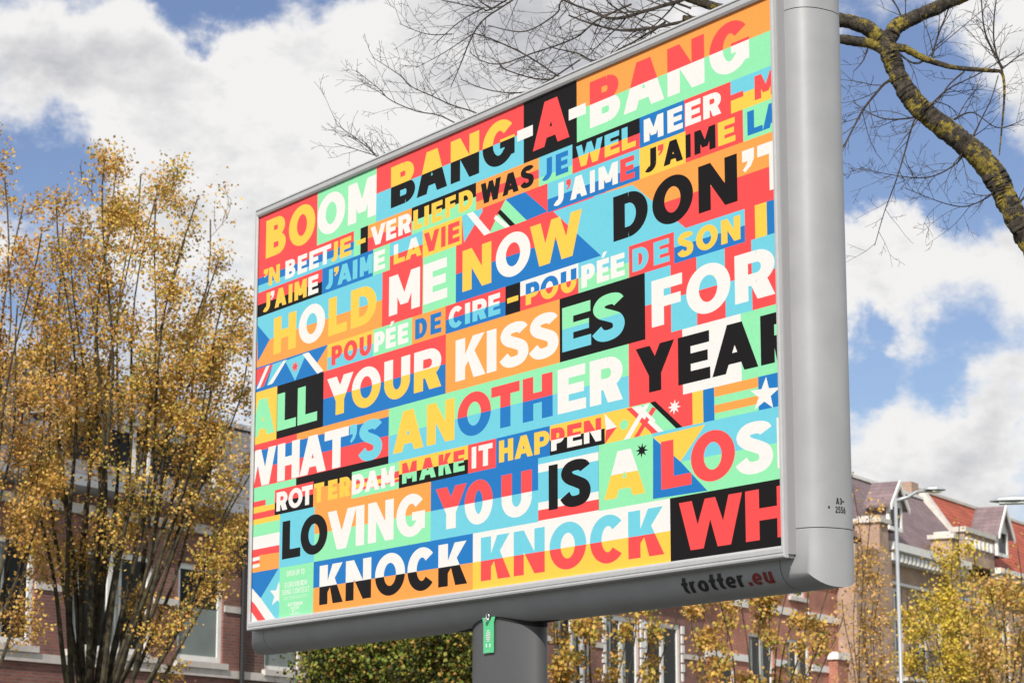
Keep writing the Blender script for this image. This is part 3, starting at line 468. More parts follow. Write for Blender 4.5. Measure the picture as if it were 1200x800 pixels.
# ---------------------------------------------------------------- green hang tag clipped to the pole
def world(o, p): return (Matrix.Translation(o.location) @ Matrix.Rotation(o.rotation_euler.z, 4, 'Z')) @ Vector(p)
best = min((abs(world(board, (PX+RX*math.cos(a), YC+RY*math.sin(a), 0)).x+.107), a) for a in [R_(180+k*.5) for k in range(20, 340)] if math.sin(a) < -.5)[1]
nl = Vector((math.cos(best)/RX, math.sin(best)/RY, 0)).normalized()
nw = Matrix.Rotation(RZ, 4, 'Z') @ nl; pw = world(board, (PX+RX*math.cos(best), YC+RY*math.sin(best), 0)) + nw*.006
ta = math.atan2(nw.x, -nw.y)
tagc = P(574, 722, 11.95)
ht = empty('hang_tag', (pw.x, pw.y, tagc.z), ta)
tag(ht, 'small mint green strip tag hanging from a metal clip at the top of the pole', 'tag')
green_m = mat('mint_plastic', lin(95, 215, 150, .85), .45, var=.03); steel = mat('steel', (.6, .6, .6), .3, .9)
W2 = .046
mb = MB(); v = []; n = 10
outl = [(-W2, -.175), (W2, -.175), (W2, -.03), (W2+.012, .0), (W2*.55, .0), (W2*.4, -.018), (-W2*.4, -.018), (-W2*.55, .0), (-W2-.012, .0), (-W2, -.03)]
mb.prism([(x, -.004, z) for x, z in outl], (0, .003, 0)); mb.build('strip', green_m, ht)
mb = MB(); mb.tube([(.013*math.cos(a*math.pi/8), -.008, .002+.016*math.sin(a*math.pi/8)) for a in range(17)], .004, 6); mb.build('ring', steel, ht)
mb = MB(); mb.tube([(0, -.02, -.014), (0, .004, -.014)], .011, 10); mb.build('rivet', steel, ht)
mb = MB()
for k in range(6):
    hw = (.010, .016, .019, .019, .016, .012)[k]
    mb.box(-hw, hw, -.0062, -.0050, -.070-.010*k, -.070-.010*k+.0055)
for s_ in (-1, 1):
    mb.box(s_*.016-.004, s_*.016+.004, -.0062, -.0050, -.148, -.130)
mb.build('emblem', inkm[7], ht)
mb = MB(); mb.box(-.014, .014, -.0062, -.0050, -.168, -.166); mb.build('fine_print', inkm[7], ht)

# ---------------------------------------------------------------- GROUND
grass_m = mat('grass_green', (.055, .075, .025), .95, rgb2=(.10, .12, .045), vscale=.8, bump=.5, bscale=30)
asph = mat('asphalt', (.05, .05, .052), .9, var=.25, vscale=3, bump=.3, bscale=80)
pave = brick_mat('paving_tiles', (.13, .12, .11), (.17, .16, .145), (.07, .07, .065), .3, .3, .01)
mb = MB(); mb.poly([(-1500, -1500, -.03), (1500, -1500, -.03), (1500, 1500, -.03), (-1500, 1500, -.03)]); tag(mb.build('ground', grass_m), kind='structure')
FD = Vector((.4955, .8686, 0)); FN = Vector((.8686, -.4955, 0)); F0 = Vector((-6.7, 52, 0)); FRZ = math.atan2(.8686, .4955)
def fpt(s, n, z): return F0 + FD*s + FN*n + Vector((0, 0, z))
def strip(name, n0, n1, z0, z1, m, s0=-60, s1=140):
    mb = MB(); mb.prism([fpt(s0, n0, z0), fpt(s1, n0, z0), fpt(s1, n1, z0), fpt(s0, n1, z0)], (0, 0, z1-z0)); return tag(mb.build(name, m), kind='structure')
strip('pavement', -.5, 5, -.02, .12, pave); strip('road', 5.02, 12, -.02, .004, asph); strip('kerb', 12.02, 12.2, -.02, .12, mat('kerb_stone', (.33, .32, .30), .9, var=.1))
mb = MB(); mb.box(-14, 14, -12, 26, -.02, .006); tag(mb.build('path', pave), kind='structure')

# ---------------------------------------------------------------- HOUSES
br_brown = brick_mat('brown_brick', (.31, .105, .078), (.20, .07, .055), (.20, .155, .13))
br_dark = brick_mat('dark_brick', (.19, .08, .06), (.12, .052, .04), (.16, .13, .11))
br_pink = brick_mat('salmon_brick', (.47, .285, .205), (.39, .23, .165), (.42, .34, .27))
br_red = brick_mat('red_brick', (.50, .125, .065), (.42, .095, .05), (.42, .30, .24))
stone = mat('pale_stone', (.60, .56, .51), .8, var=.1, vscale=3); white_p = mat('white_paint', (.78, .77, .74), .5, var=.04, vscale=3)
slate = brick_mat('purple_slate', (.235, .165, .17), (.185, .13, .14), (.11, .08, .085), .25, .16, .008, .7)
slate_g = brick_mat('grey_slate', (.19, .18, .185), (.15, .145, .15), (.09, .085, .09), .25, .16, .008, .6)
lead = mat('grey_zinc', (.40, .41, .43), .45, .4, var=.1, vscale=2)
tile_r = brick_mat('red_roof_tile', (.50, .10, .05), (.40, .08, .04), (.20, .05, .03), .25, .2, .02, .8)
iron = mat('black_iron', (.02, .02, .022), .5)
glass = bpy.data.materials.new('window_glass'); glass.use_nodes = True
b_ = glass.node_tree.nodes['Principled BSDF']; b_.inputs['Base Color'].default_value = (.006, .008, .009, 1); b_.inputs['Roughness'].default_value = .06; b_.inputs['Specular IOR Level'].default_value = .12
curtain = mat('net_curtain', (.24, .26, .25), .9, var=.15, vscale=4)
blind = mat('grey_green_blind', (.20, .235, .225), .8, var=.08, vscale=2)
def wall_with_holes(root, s0, s1, z0, z1, holes, m, y=0., depth=.16):
    xs = sorted({s0, s1, *[h[0] for h in holes], *[h[0]+h[2] for h in holes]}); zs = sorted({z0, z1, *[h[1] for h in holes], *[h[1]+h[3] for h in holes]})
    xs = [x for x in xs if s0 <= x <= s1]; zs = [z for z in zs if z0 <= z <= z1]; mb = MB()
    for i in range(len(xs)-1):
        for j in range(len(zs)-1):
            cx, cz = (xs[i]+xs[i+1])/2, (zs[j]+zs[j+1])/2
            if any(h[0] < cx < h[0]+h[2] and h[1] < cz < h[1]+h[3] for h in holes): continue
            mb.poly([(xs[i], y, zs[j]), (xs[i+1], y, zs[j]), (xs[i+1], y, zs[j+1]), (xs[i], y, zs[j+1])])
    for a, b, w_, h_ in [h[:4] for h in holes]:
        for p, q in (((a, b), (a+w_, b)), ((a+w_, b), (a+w_, b+h_)), ((a+w_, b+h_), (a, b+h_)), ((a, b+h_), (a, b))):
            mb.poly([(p[0], y, p[1]), (p[0], y+depth, p[1]), (q[0], y+depth, q[1]), (q[0], y, q[1])])
    return mb
def window(root, s, z, w_, h_, y=0., mull=1, transom=.0, style='plain', fw=.11, inner=None):
    mb = MB(); y0, y1 = y+.05, y+.14
    mb.box(s, s+fw, y0, y1, z, z+h_); mb.box(s+w_-fw, s+w_, y0, y1, z, z+h_); mb.box(s+fw, s+w_-fw, y0+.002, y1, z+h_-fw, z+h_); mb.box(s+fw, s+w_-fw, y0+.002, y1, z, z+fw)
    for k in range(1, mull): x = s+w_*k/mull; mb.box(x-fw*.6, x+fw*.6, y0+.012, y1, z+fw, z+h_-fw)
    if transom: mb.box(s+fw, s+w_-fw, y0+.02, y1, z+h_*transom-fw*.35, z+h_*transom+fw*.35)
    fo = mb.build('window', white_p, root)
    mb = MB(); mb.box(s+fw, s+w_-fw, y1-.04, y1-.02, z+fw, z+h_-fw); mb.build('pane', glass, fo)
    if style == 'curtain':
        mb = MB(); n = 12; ww = (w_-2*fw)/mull
        for k in range(mull):
            x0 = s+fw+ww*k+ww*.05
            for q in range(5): mb.box(x0+q*ww*.055, x0+q*ww*.055+ww*.04, y1-.075+.01*(q % 2), y1-.045, z+fw, z+h_-fw)
        mb.build('curtain', curtain, fo)
    if style == 'blind':
        mb = MB(); mb.box(s+fw+.01, s+w_-fw-.01, y1-.06, y1-.045, z+fw, z+h_*.55); mb.build('blind', blind, fo)
    mb = MB(); mb.box(s-.10, s+w_+.10, y-.10, y+.04, z-.13, z-.002); mb.build('sill', stone, fo)
    return fo
def house(label, cat, s0, s1, eave, wall_m, wins, y=0., depth=9, bands=(), roof=None, name='terraced_house', group='terraced houses along the street'):
    p = fpt(s0, -y, 0); root = empty(name, p, FRZ); tag(root, label, cat, group)
    wl = [(a-s0, b, c, d) for a, b, c, d, *_ in wins]; W_ = s1-s0
    mb = wall_with_holes(root, 0, W_, 0, eave, wl, wall_m)
    mb.poly([(0, 0, 0), (0, 0, eave), (0, depth, eave), (0, depth, 0)]); mb.poly([(W_, 0, 0), (W_, depth, 0), (W_, depth, eave), (W_, 0, eave)]); mb.poly([(0, depth, 0), (0, depth, eave), (W_, depth, eave), (W_, depth, 0)])
    mb.poly([(0, .3, eave-.02), (W_, .3, eave-.02), (W_, depth, eave-.02), (0, depth, eave-.02)])
    mb.build('wall', wall_m, root)
    for a, b, c, d, *k in wins: window(root, a-s0, b, c, d, **(k[0] if k else {}))
    for a, b, z, h, pr, m in bands:
        mb = MB(); mb.box(a-s0, b-s0, -pr, .0, z, z+h); mb.build('stone_band', m, root)
    return root
def win_row(xs, z, w_, h_, **k): return [(x, z, w_, h_, k) for x in xs]

# -- house 1: dark brown brick, grey mansard, left edge of the picture
wn = [(-4.26, 4.91, 2.67, 2.08, dict(mull=2, style='curtain', fw=.13)), (-.74, 4.90, 1.62, 2.07, dict(style='blind', fw=.13)), (-7.6, 4.91, 2.3, 2.08, dict(mull=2, style='curtain', fw=.13)), (-11.5, 4.91, 2.3, 2.08, dict(mull=2)),
      (-4.26, 1.1, 2.67, 2.5, dict(mull=2, style='curtain')), (-.74, .9, 1.62, 2.7, dict(style='blind')), (-7.6, 1.1, 2.3, 2.5, dict(mull=2)), (-11.5, 1.1, 2.3, 2.5, dict(mull=2))]
h1 = house('brown brick house with grey mansard roof and stone bands at far left', 'house', -14, 1.5, 8.0, br_brown, wn,
           bands=[(-14, 1.5, 4.60, .17, .06, stone), (-14, 1.5, 7.62, .20, .10, stone), (-5.3, -4.28, 6.02, .14, .03, stone), (-1.57, -.76, 6.02, .14, .03, stone), (.90, 1.5, 6.02, .14, .03, stone), (-8.9, -7.62, 6.02, .14, .03, stone)])
def mansard(root, W_, z0, z1, yi, m, trim, d=9, parapet=True):
    mb = MB(); mb.prism([(0, .05, z0), (0, yi, z1), (0, d-yi, z1), (0, d-.05, z0)], (W_, 0, 0)); mb.build('roof', m, root)
    mb = MB(); mb.box(-.02, W_+.02, yi-.10, yi+.14, z1-.02, z1+.10); mb.build('ridge_trim', trim, root)
def gutter(root, W_, z, h, out_, m, dent=0.):
    mb = MB(); mb.prism([(0, .02, z), (0, -out_, z+h*.35), (0, -out_, z+h), (0, .02, z+h)], (W_, 0, 0)); g = mb.build('gutter', m, root)
    if dent:
        n = int(W_/dent)
        for k in range(n):
            mb = MB(); x = (k+.25)*dent; mb.box(x, x+dent*.5, -out_*.85, -.002, z-h*.35, z-.002+h*.12); mb.build('bracket', m, root)
def dormer(root, x, z, w_, h_, y0, y1, cheek, front, gable=0., roof_m=None, hang=.15):
    mb = MB(); fw = .13
    mb.box(x, x+fw, y0, y0+.12, z, z+h_); mb.box(x+w_-fw, x+w_, y0, y0+.12, z, z+h_); mb.box(x+fw, x+w_-fw, y0, y0+.12, z+h_-fw, z+h_); mb.box(x+fw, x+w_-fw, y0, y0+.12, z, z+fw)
    if gable: mb.prism([(x, y0, z+h_), (x+w_, y0, z+h_), (x+w_/2, y0, z+h_+gable)], (0, .12, 0))
    f = mb.build('dormer', front, root)
    mb = MB(); mb.box(x+fw, x+w_-fw, y0+.06, y0+.08, z+fw, z+h_-fw); mb.build('pane', glass, f)
    mb = MB(); mb.box(x+.02, x+.08, y0+.12, y1, z, z+h_); mb.build('cheek', cheek, f)
    mb = MB(); mb.box(x+w_-.08, x+w_-.02, y0+.12, y1, z, z+h_); mb.build('cheek', cheek, f)
    mb = MB(); hg = hang
    if gable:
        g2 = gable*(1+2*hg/w_)
        for s_ in (-1, 1):
            cx = x+w_/2; ex = cx+s_*(w_/2+hg); ez = z+h_-(g2-gable)
            mb.prism([(cx, y0-.18, z+h_+gable+.02), (ex, y0-.18, ez+.02), (ex, y0-.18, ez+.10), (cx, y0-.18, z+h_+gable+.13)], (0, y1-y0+.18, 0))
        mb.build('dormer_roof', roof_m, f)
        mb = MB()
        for s_ in (-1, 1):
            cx = x+w_/2; ex = cx+s_*(w_/2+hg+.02); ez = z+h_-(g2-gable)
            mb.prism([(cx, y0-.22, z+h_+gable-.06), (ex, y0-.22, ez-.08), (ex, y0-.22, ez+.12), (cx, y0-.22, z+h_+gable+.15)], (0, .06, 0))
        mb.build('barge_board', front, f)
    else:
        mb.box(x-hg, x+w_+hg, y0-.15, y1, z+h_+.002, z+h_+.14); mb.build('dormer_roof', roof_m, f)
mansard(h1, 15.5, 8.35, 10.75, 1.9, slate_g, lead); gutter(h1, 15.5, 8.0, .34, .42, lead)
for x in (-8.6, -4.3, -1.45):
    dormer(h1, x+14, 8.55, 2.45, 1.15, .35, 1.9, slate_g, white_p, 0, lead)
mb = MB(); mb.tube([(15.44, -.12, .2), (15.44, -.12, 7.9)], .055, 8); mb.build('drainpipe', iron, h1)
# -- house 2
wn = [(2.44, 4.86, 1.45, 2.1, dict(style='blind', fw=.10)), (5.6, 4.86, 1.4, 2.1, dict(mull=1)), (8.6, 4.86, 1.4, 2.1, dict(mull=1)), (2.44, 1.0, 1.45, 2.5), (5.6, 1.0, 1.4, 2.5), (8.6, .15, 1.2, 3.2)]
h2 = house('dark brick house behind the left half of the billboard, one small window showing', 'house', 1.55, 13.2, 8.0, br_dark, wn, bands=[(1.55, 13.2, 4.60, .17, .06, stone), (1.55, 13.2, 7.62, .20, .10, stone)])
mansard(h2, 11.65, 8.35, 10.6, 1.9, slate_g, lead); gutter(h2, 11.65, 8.0, .34, .42, lead)
# -- house 3 (windows seen right of the pole)
wn = [(15.9, 4.75, 2.0, 2.5, dict(mull=2, style='curtain')), (18.8, 4.75, 2.15, 2.55, dict(mull=2, style='curtain', fw=.16)), (21.36, 4.75, 2.3, 2.55, dict(mull=2, fw=.16)), (15.9, 1, 2, 2.6), (18.8, 1, 2.15, 2.6), (21.36, .2, 1.3, 3.3)]
h3 = house('salmon brown brick house with white framed windows right of the pole', 'house', 13.25, 25.3, 8.6, br_brown, wn, bands=[(13.25, 25.3, 4.40, .17, .06, stone), (13.25, 15.8, 6.3, .14, .03, stone), (18.0, 18.7, 6.3, .14, .03, stone), (21.0, 21.3, 6.3, .14, .03, stone), (23.8, 25.3, 6.3, .14, .03, stone)])
mansard(h3, 12.05, 8.9, 10.6, 2.2, slate_g, lead); gutter(h3, 12.05, 8.6, .3, .4, white_p)
for s_ in (18.8, 20.95, 21.36, 23.66):       # white quoin blocks up both sides of the windows
    for k in range(9):
        mb = MB(); q = .13 if k % 2 else .20; sd = 1 if s_ in (20.95, 23.66) else -1
        a = s_-13.25; mb.box(min(a, a+sd*q), max(a, a+sd*q), -.035, -.001, 4.78+k*.28, 4.78+k*.28+.235); mb.build('quoin', white_p, h3)
mb = MB(); mb.tube([(3.9, -.12, .2), (3.9, -.12, 8.4)], .09, 8); mb.build('drainpipe', lead, h3)
# -- house 4 bright red
wn = [(26.3, 4.2, 1.2, 2.3), (28.6, 4.2, 1.9, 3.2, dict(mull=2, style='curtain')), (31.6, 4.2, 1.9, 3.2, dict(mull=2, style='curtain')), (26.3, .9, 1.2, 2.5), (28.6, .9, 1.9, 2.5), (31.6, .9, 1.9, 2.5), (34.2, .2, 1.1, 3.3), (28.9, 8.8, 1.3, 1.2), (31.9, 8.8, 1.3, 1.2)]
h4 = house('bright red brick house with white stone bands below the billboard corner', 'house', 25.35, 36.0, 10.3, br_red, wn,
           bands=[(25.35, 28.5, 8.15, .24, .05, white_p), (29.6, 32.4, 8.15, .24, .05, white_p), (33.4, 36, 8.15, .24, .05, white_p), (25.35, 28.5, 6.45, .22, .05, white_p), (30.6, 31.5, 6.45, .22, .05, white_p), (33.6, 36, 6.45, .22, .05, white_p)])
mansard(h4, 10.65, 10.55, 12.2, 2.6, slate, lead); gutter(h4, 10.65, 10.3, .3, .4, white_p)
mb = MB(); mb.box(9.7, 10.6, -.35, -.02, .1, 6.9); mb.build('porch_pier', br_red, h4); mb = MB(); mb.box(9.62, 10.68, -.42, -.02, 6.9, 7.15); mb.build('pier_cap', white_p, h4)
# -- house 5 salmon villa with purple slate
wn = [(41.0, 6.95, 1.3, 2.9, dict(mull=2)), (43.6, 6.95, 1.3, 2.9, dict(mull=2)), (46.2, 6.95, 1.2, 2.9), (41.0, 1.2, 1.3, 3.2), (43.6, 1.2, 1.3, 3.2), (46.2, 1.2, 1.2, 3.2), (49.2, 6.95, 1.3, 2.9, dict(mull=2)), (49.2, 1.2, 1.3, 3.2)]
h5 = house('salmon brick villa with purple slate roof, gabled dormer and black balcony rail', 'house', 36.05, 52.3, 11.0, br_pink, wn,
           bands=[(40.2, 52.2, 9.95, .10, .12, white_p), (40.2, 52.2, 6.55, .2, .10, stone)], depth=10)
mansard(h5, 16.25, 11.35, 14.4, 2.6, slate, white_p, d=10)
g5 = 4.1
mb = MB(); mb.prism([(g5, .02, 11.0), (g5, -.55, 11.1), (g5, -.55, 11.38), (g5, .02, 11.38)], (8.4, 0, 0)); mb.build('gutter', white_p, h5)
for k in range(20):
    mb = MB(); x = g5+.1+k*.415; mb.box(x, x+.21, -.48, -.002, 10.72, 10.998); mb.build('bracket', white_p, h5)
mb = MB(); mb.box(0, 3.45, -.70, -.003, 0, 10.9); mb.box(3.46, 4.05, -.40, -.003, 0, 11.35, 0); mb.build('projecting_bay', br_pink, h5)
mb = MB(); mb.box(2.55, 3.40, -.62, .3, 10.9, 11.9); mb.build('pier', br_pink, h5); mb = MB(); mb.box(2.45, 3.50, -.72, .4, 11.9, 12.06); mb.box(2.62, 3.34, -.56, .24, 12.06, 12.16); mb.build('pier_cap', stone, h5)
mb = MB(); mb.box(10.3, 11.05, -.55, .3, 9.0, 12.1); mb.build('pier', br_pink, h5); mb = MB(); mb.box(10.18, 11.17, -.67, .4, 12.1, 12.26); mb.box(10.36, 11.0, -.48, .2, 12.26, 12.38); mb.build('pier_cap', stone, h5)
dormer(h5, 5.05, 11.95, 1.35, 1.0, -.05, .85, slate, white_p, .68, slate, .25)
mb = MB(); mb.prism([(15.75, .25, 11.4), (15.75, 2.5, 14.7), (15.75, 3.3, 14.7), (15.75, 3.3, 11.2)], (.55, 0, 0)); mb.build('gable_parapet', stone, h5)
mb = MB(); mb.box(14.9, 15.7, 2.7, 3.3, 14.0, 15.05); mb.build('chimney', br_pink, h5)
mb = MB()
mb.box(4.1, 12.5, -.95, -.105, 6.42, 6.54); mb.build('balcony_slab', stone, h5)
mb = MB(); mb.box(4.1, 12.5, -.95, -.90, 7.55, 7.60); mb.box(4.1, 12.5, -.94, -.91, 6.66, 6.70); mb.build('rail', iron, h5)
for k in range(56):
    mb = MB(); x = 4.12+k*.15; mb.box(x, x+.03, -.94, -.91, 6.545, 7.548); mb.build('baluster', iron, h5)
mb = MB(); mb.box(7.45, 7.62, -.97, -.88, 6.545, 9.2); mb.build('balcony_post', white_p, h5)
# -- house 6 red roof
wn = [(53.2, 6.6, 1.4, 3.0, dict(mull=2)), (56.5, 6.6, 1.6, 3.0, dict(mull=2)), (60, 6.6, 1.6, 3.0), (53.2, 1.2, 1.4, 3), (56.5, 1.2, 1.6, 3), (60, 1.2, 1.6, 3)]
h6 = house('house with bright red tiled roof and white gabled dormer at right edge', 'house', 52.35, 70, 11.2, br_pink, wn, bands=[(52.35, 70, 6.2, .2, .1, stone), (52.35, 70, 10.4, .16, .08, white_p)], depth=10)
mansard(h6, 17.65, 11.5, 14.95, 3.2, tile_r, stone, d=10)
gutter(h6, 17.65, 11.2, .32, .45, white_p, .55)
mb = MB(); mb.box(12.6, 16.1, -.25, .2, 11.39, 12.6); mb.build('roof_block', br_pink, h5); mb = MB(); mb.box(12.5, 16.2, -.35, .3, 12.6, 12.8); mb.build('block_coping', stone, h5)
for k in range(7):
    mb = MB(); mb.box(12.7+k*.48, 12.95+k*.48, -.34, -.252, 12.05, 12.4); mb.build('bracket', white_p, h5)
dormer(h6, .75, 12.1, 1.35, 1.1, -.1, 1.0, slate, white_p, .85, slate, .3)

# -- unseen terrace added behind the viewpoint to hold back low sky light
hb = empty('terraced_house', (45, -24, 0), math.pi); tag(hb, 'unseen dark brick terrace added behind the viewpoint to block low sky light', 'house', 'terraced houses along the street')
holes = [(3+k*4.2, z, 1.5, 2.1) for k in range(20) for z in (1.2, 5.0)]
mb = wall_with_holes(hb, 0, 90, 0, 8.4, holes, br_dark); mb.build('wall', br_dark, hb)
for a, b, c, d in holes[:40]: window(hb, a, b, c, d)
mansard(hb, 90, 8.45, 11.2, 2.6, slate_g, lead)

# ---------------------------------------------------------------- STREET LAMPS
lamp_m = mat('galvanised_grey', (.46, .48, .50), .45, .5, var=.05, vscale=4)
def street_lamp(x, y, hgt, ang, label, L_=.72, hs=.6):
    r = empty('street_lamp', (x, y, 0), ang); tag(r, label, 'street lamp', 'street lamps along the road')
    mb = MB(); mb.tube([(0, 0, 0), (0, 0, 1.2), (0, 0, 1.25), (0, 0, hgt)], [.08, .08, .042, .034], 12); mb.build('pole', lamp_m, r, True)
    mb = MB(); mb.tube([(0, 0, hgt-.06), (.25, 0, hgt+.02), (L_*.6, 0, hgt+.13), (L_, 0, hgt+.17)], [.04, .035, .03, .03], 8); mb.build('arm', lamp_m, r, True)
    mb = MB(); n = 10
    prof_ = [(0, .05, .03), (.08, .10, .06), (.35, .15, .085), (.60, .13, .06), (.72, .05, .02)]
    v = []; f = []
    for a, wy, hz in prof_:
        for k in range(n): t = 2*math.pi*k/n; v.append((L_-.12+a*hs, wy*math.cos(t), hgt+.18+hz*(math.sin(t) if math.sin(t) > 0 else .35*math.sin(t))))
    for j in range(4):
        for k in range(n): p = j*n+k; q = j*n+(k+1) % n; f.append((p, q, q+n, p+n))
    f += [tuple(range(n))[::-1], tuple(range(4*n, 5*n))]
    pyobj('lamp_head', v, f, lamp_m, r)
    mb = MB(); mb.box(L_+.02, L_-.12+.58*hs, -.10, .10, hgt+.135, hgt+.152); mb.build('lens', mat('lamp_glass', (.6, .62, .62), .2), r)
    return r
lp = P(1053, 700, 47); street_lamp(lp.x, lp.y, 7.75, R_(12), 'tall grey street lamp with short arm right of the billboard edge')
lp = P(1293, 700, 36); street_lamp(lp.x, lp.y, 6.12, R_(168), 'street lamp head reaching in from the right edge of the picture', 1.0, 1.0)

# ---------------------------------------------------------------- LEAFY TREES
def leaf_mat(name, rgb):
    m = mat(name, rgb, .6, var=.25, vscale=3, spec=.3); t = m.node_tree; b = t.nodes['Principled BSDF']
    tr = t.nodes.new('ShaderNodeBsdfTranslucent'); tr.inputs[0].default_value = (*[min(1, c*1.1) for c in rgb], 1); mx_ = t.nodes.new('ShaderNodeMixShader'); mx_.inputs[0].default_value = .22
    o = t.nodes['Material Output']; t.links.new(b.outputs[0], mx_.inputs[1]); t.links.new(tr.outputs[0], mx_.inputs[2]); t.links.new(mx_.outputs[0], o.inputs[0]); return m
LV = {'ochre': leaf_mat('leaf_ochre', (.54, .32, .075)), 'gold': leaf_mat('leaf_gold', (.61, .42, .09)), 'rust': leaf_mat('leaf_rust', (.52, .27, .07)), 'olive': leaf_mat('leaf_olive', (.30, .28, .05)),
      'green': leaf_mat('leaf_green', (.17, .22, .03)), 'dark': leaf_mat('leaf_dark', (.035, .045, .013)), 'peach': leaf_mat('leaf_peach', (.60, .36, .15)), 'yellow': leaf_mat('leaf_yellow', (.62, .47, .05))}
bark = mat('brown_bark', (.022, .016, .012), .9, rgb2=(.085, .07, .035), vscale=9, bump=.6, bscale=60)
def leaves(name, centers, nper, spread, size, mats, wts, seed, parent):
    rg = np.random.default_rng(seed); C = np.array(centers); n = len(C)*nper
    c = np.repeat(C, nper, 0) + rg.normal(0, 1, (n, 3))*np.array([spread, spread, spread*.8])
    a = rg.normal(0, 1, (n, 3)); a /= np.linalg.norm(a, axis=1)[:, None]; b = rg.normal(0, 1, (n, 3)); b -= a*(a*b).sum(1)[:, None]; b /= np.linalg.norm(b, axis=1)[:, None]
    s = size*rg.uniform(.6, 1.35, (n, 1)); l = a*s; w_ = b*s*.42
    v = np.empty((n, 4, 3)); v[:, 0] = c-l*.5; v[:, 1] = c+w_; v[:, 2] = c+l*.5; v[:, 3] = c-w_
    me = bpy.data.meshes.new(name); me.vertices.add(n*4); me.vertices.foreach_set('co', v.ravel()); me.loops.add(n*4); me.loops.foreach_set('vertex_index', np.arange(n*4))
    me.polygons.add(n); me.polygons.foreach_set('loop_start', np.arange(0, n*4, 4)); me.polygons.foreach_set('loop_total', np.full(n, 4))
    cl = rg.choice(len(mats), len(C), p=np.array(wts)/sum(wts)); mi = np.where(rg.random(n) < .65, np.repeat(cl, nper), rg.choice(len(mats), n, p=np.array(wts)/sum(wts)))
    me.polygons.foreach_set('material_index', mi.astype(np.int32)); me.update()
    return link(name, me, mats, parent)
def fan_tree(label, base, tips, fork, r0, seed, mats, wts, nper=16, spread=.16, size=.075, density=1., start=.25, name='leafy_tree', group=None, twl=.12, keep=None, sp2=.6):
    rg = random.Random(seed); base = Vector(base); root = empty(name, base); tag(root, label, 'tree', group)
    mb = MB(); mb.tube([(0, 0, -.1), (0, 0, .25), (.02, 0, fork*.6), (0, 0, fork)], [r0*1.5, r0*1.08, r0, r0*1.05], 10); mb.build('trunk', bark, root, True)
    mb = MB(); cs = []
    def limb(a, dirv, ln, r, lvl):
        pts = [a]; d = dirv.normalized(); n = 5 if lvl == 1 else 3; p = a
        for i in range(n):
            d = (d + Vector((rg.gauss(0, .16), rg.gauss(0, .16), rg.gauss(.10, .12)))).normalized(); p = p+d*ln/n; pts.append(p)
        mb.tube(pts, [max(r*(1-.8*i/n), .004) for i in range(n+1)], 4 if lvl == 1 else 3, False)
        for i in range(1, n+1):
            if lvl == 2 or i > 1: cs.append(pts[i])
            if lvl == 1 and i < n+1:
                for q in range(2):
                    if rg.random() < sp2:
                        dd = d + Vector((rg.gauss(0, .7), rg.gauss(0, .7), rg.gauss(.2, .4))); limb(pts[i], dd, ln*rg.uniform(.3, .6), r*.45, 2)
    for tp in tips:
        tp = Vector(tp)-base; h = tp.z-fork*.6; f0 = Vector((rg.uniform(-.6, .6)*r0, rg.uniform(-.6, .6)*r0, fork*rg.uniform(.55, .95)))
        n = 16; pts = []; ph = [rg.uniform(0, 6) for _ in range(4)]; am = .018*h
        for i in range(n+1):
            t = i/n; e = t**.82*.85 + .15*math.sin(t*math.pi/2)
            pts.append(Vector((f0.x+(tp.x-f0.x)*e + am*math.sin(ph[0]+t*9)*t, f0.y+(tp.y-f0.y)*e + am*math.sin(ph[1]+t*8)*t, f0.z+(tp.z-f0.z)*t)))
        r = r0*.23*(h/10)**.3; mb.tube(pts, [max(r*(1-t/n)**.85, .012) for t in range(n+1)], 6, False)
        for i in range(1, n+1):
            t = i/n
            if t < start*.6: continue
            k = density*(1.6 if t > start else .55)
            while rg.random() < k:
                k -= 1; a = pts[i].lerp(pts[i-1], rg.random()); ax = (pts[i]-pts[i-1]).normalized(); o = Vector((rg.gauss(0, 1), rg.gauss(0, 1), 0)).normalized()
                limb(a, ax*.75+o*.75, h*twl*rg.uniform(.55, 1.25)*(1.15-.5*t), r*.28*(1.1-t), 1)
        cs.append(pts[-1])
    mb.build('branches', bark, root)
    if keep: cs = [c for c in cs if keep(c+base) and rg.random() < .97]
    cs = [tuple(c) for c in cs]
    # uneven clumps: drop a random part
    cs = [c for c in cs if math.sin(c[0]*2.3+seed)*math.sin(c[2]*1.9+seed*2)*math.sin(c[1]*2.1) > -.22 or rg.random() < .3]
    lf = leaves('foliage', cs, nper, spread, size, [LV[m] for m in mats], wts, seed, root)
    return root, len(cs)*nper
def tips_px(pts, Y, dy, seed):
    rg = random.Random(seed); return [P(x, y, Y+rg.uniform(-dy, dy)) for x, y in pts]
T1 = [(136, 177), (126, 202), (153, 202), (80, 234), (63, 262), (96, 274), (180, 227), (158, 262), (196, 234), (223, 232), (243, 257), (208, 282), (260, 307), (272, 342), (238, 327), (282, 372), (288, 417), (270, 437), (300, 487), (298, 537), (250, 402), (44, 352), (70, 352), (112, 322), (220, 442), (304, 572), (32, 437), (130, 262)]
b0 = P(104, 790, 34)
r, n1 = fan_tree('large tree with many upswept stems and ochre spring leaves left of the billboard', (b0.x, b0.y, 0), tips_px(T1, 34, 1.6, 1), 3.0, .24, 11, ['ochre', 'gold', 'rust', 'olive', 'peach'], [4, 4, 1.6, 1.5, .8], nper=17, spread=.11, size=.047, density=.46, start=.62, twl=.10, sp2=.5)
b0 = P(-55, 790, 32)
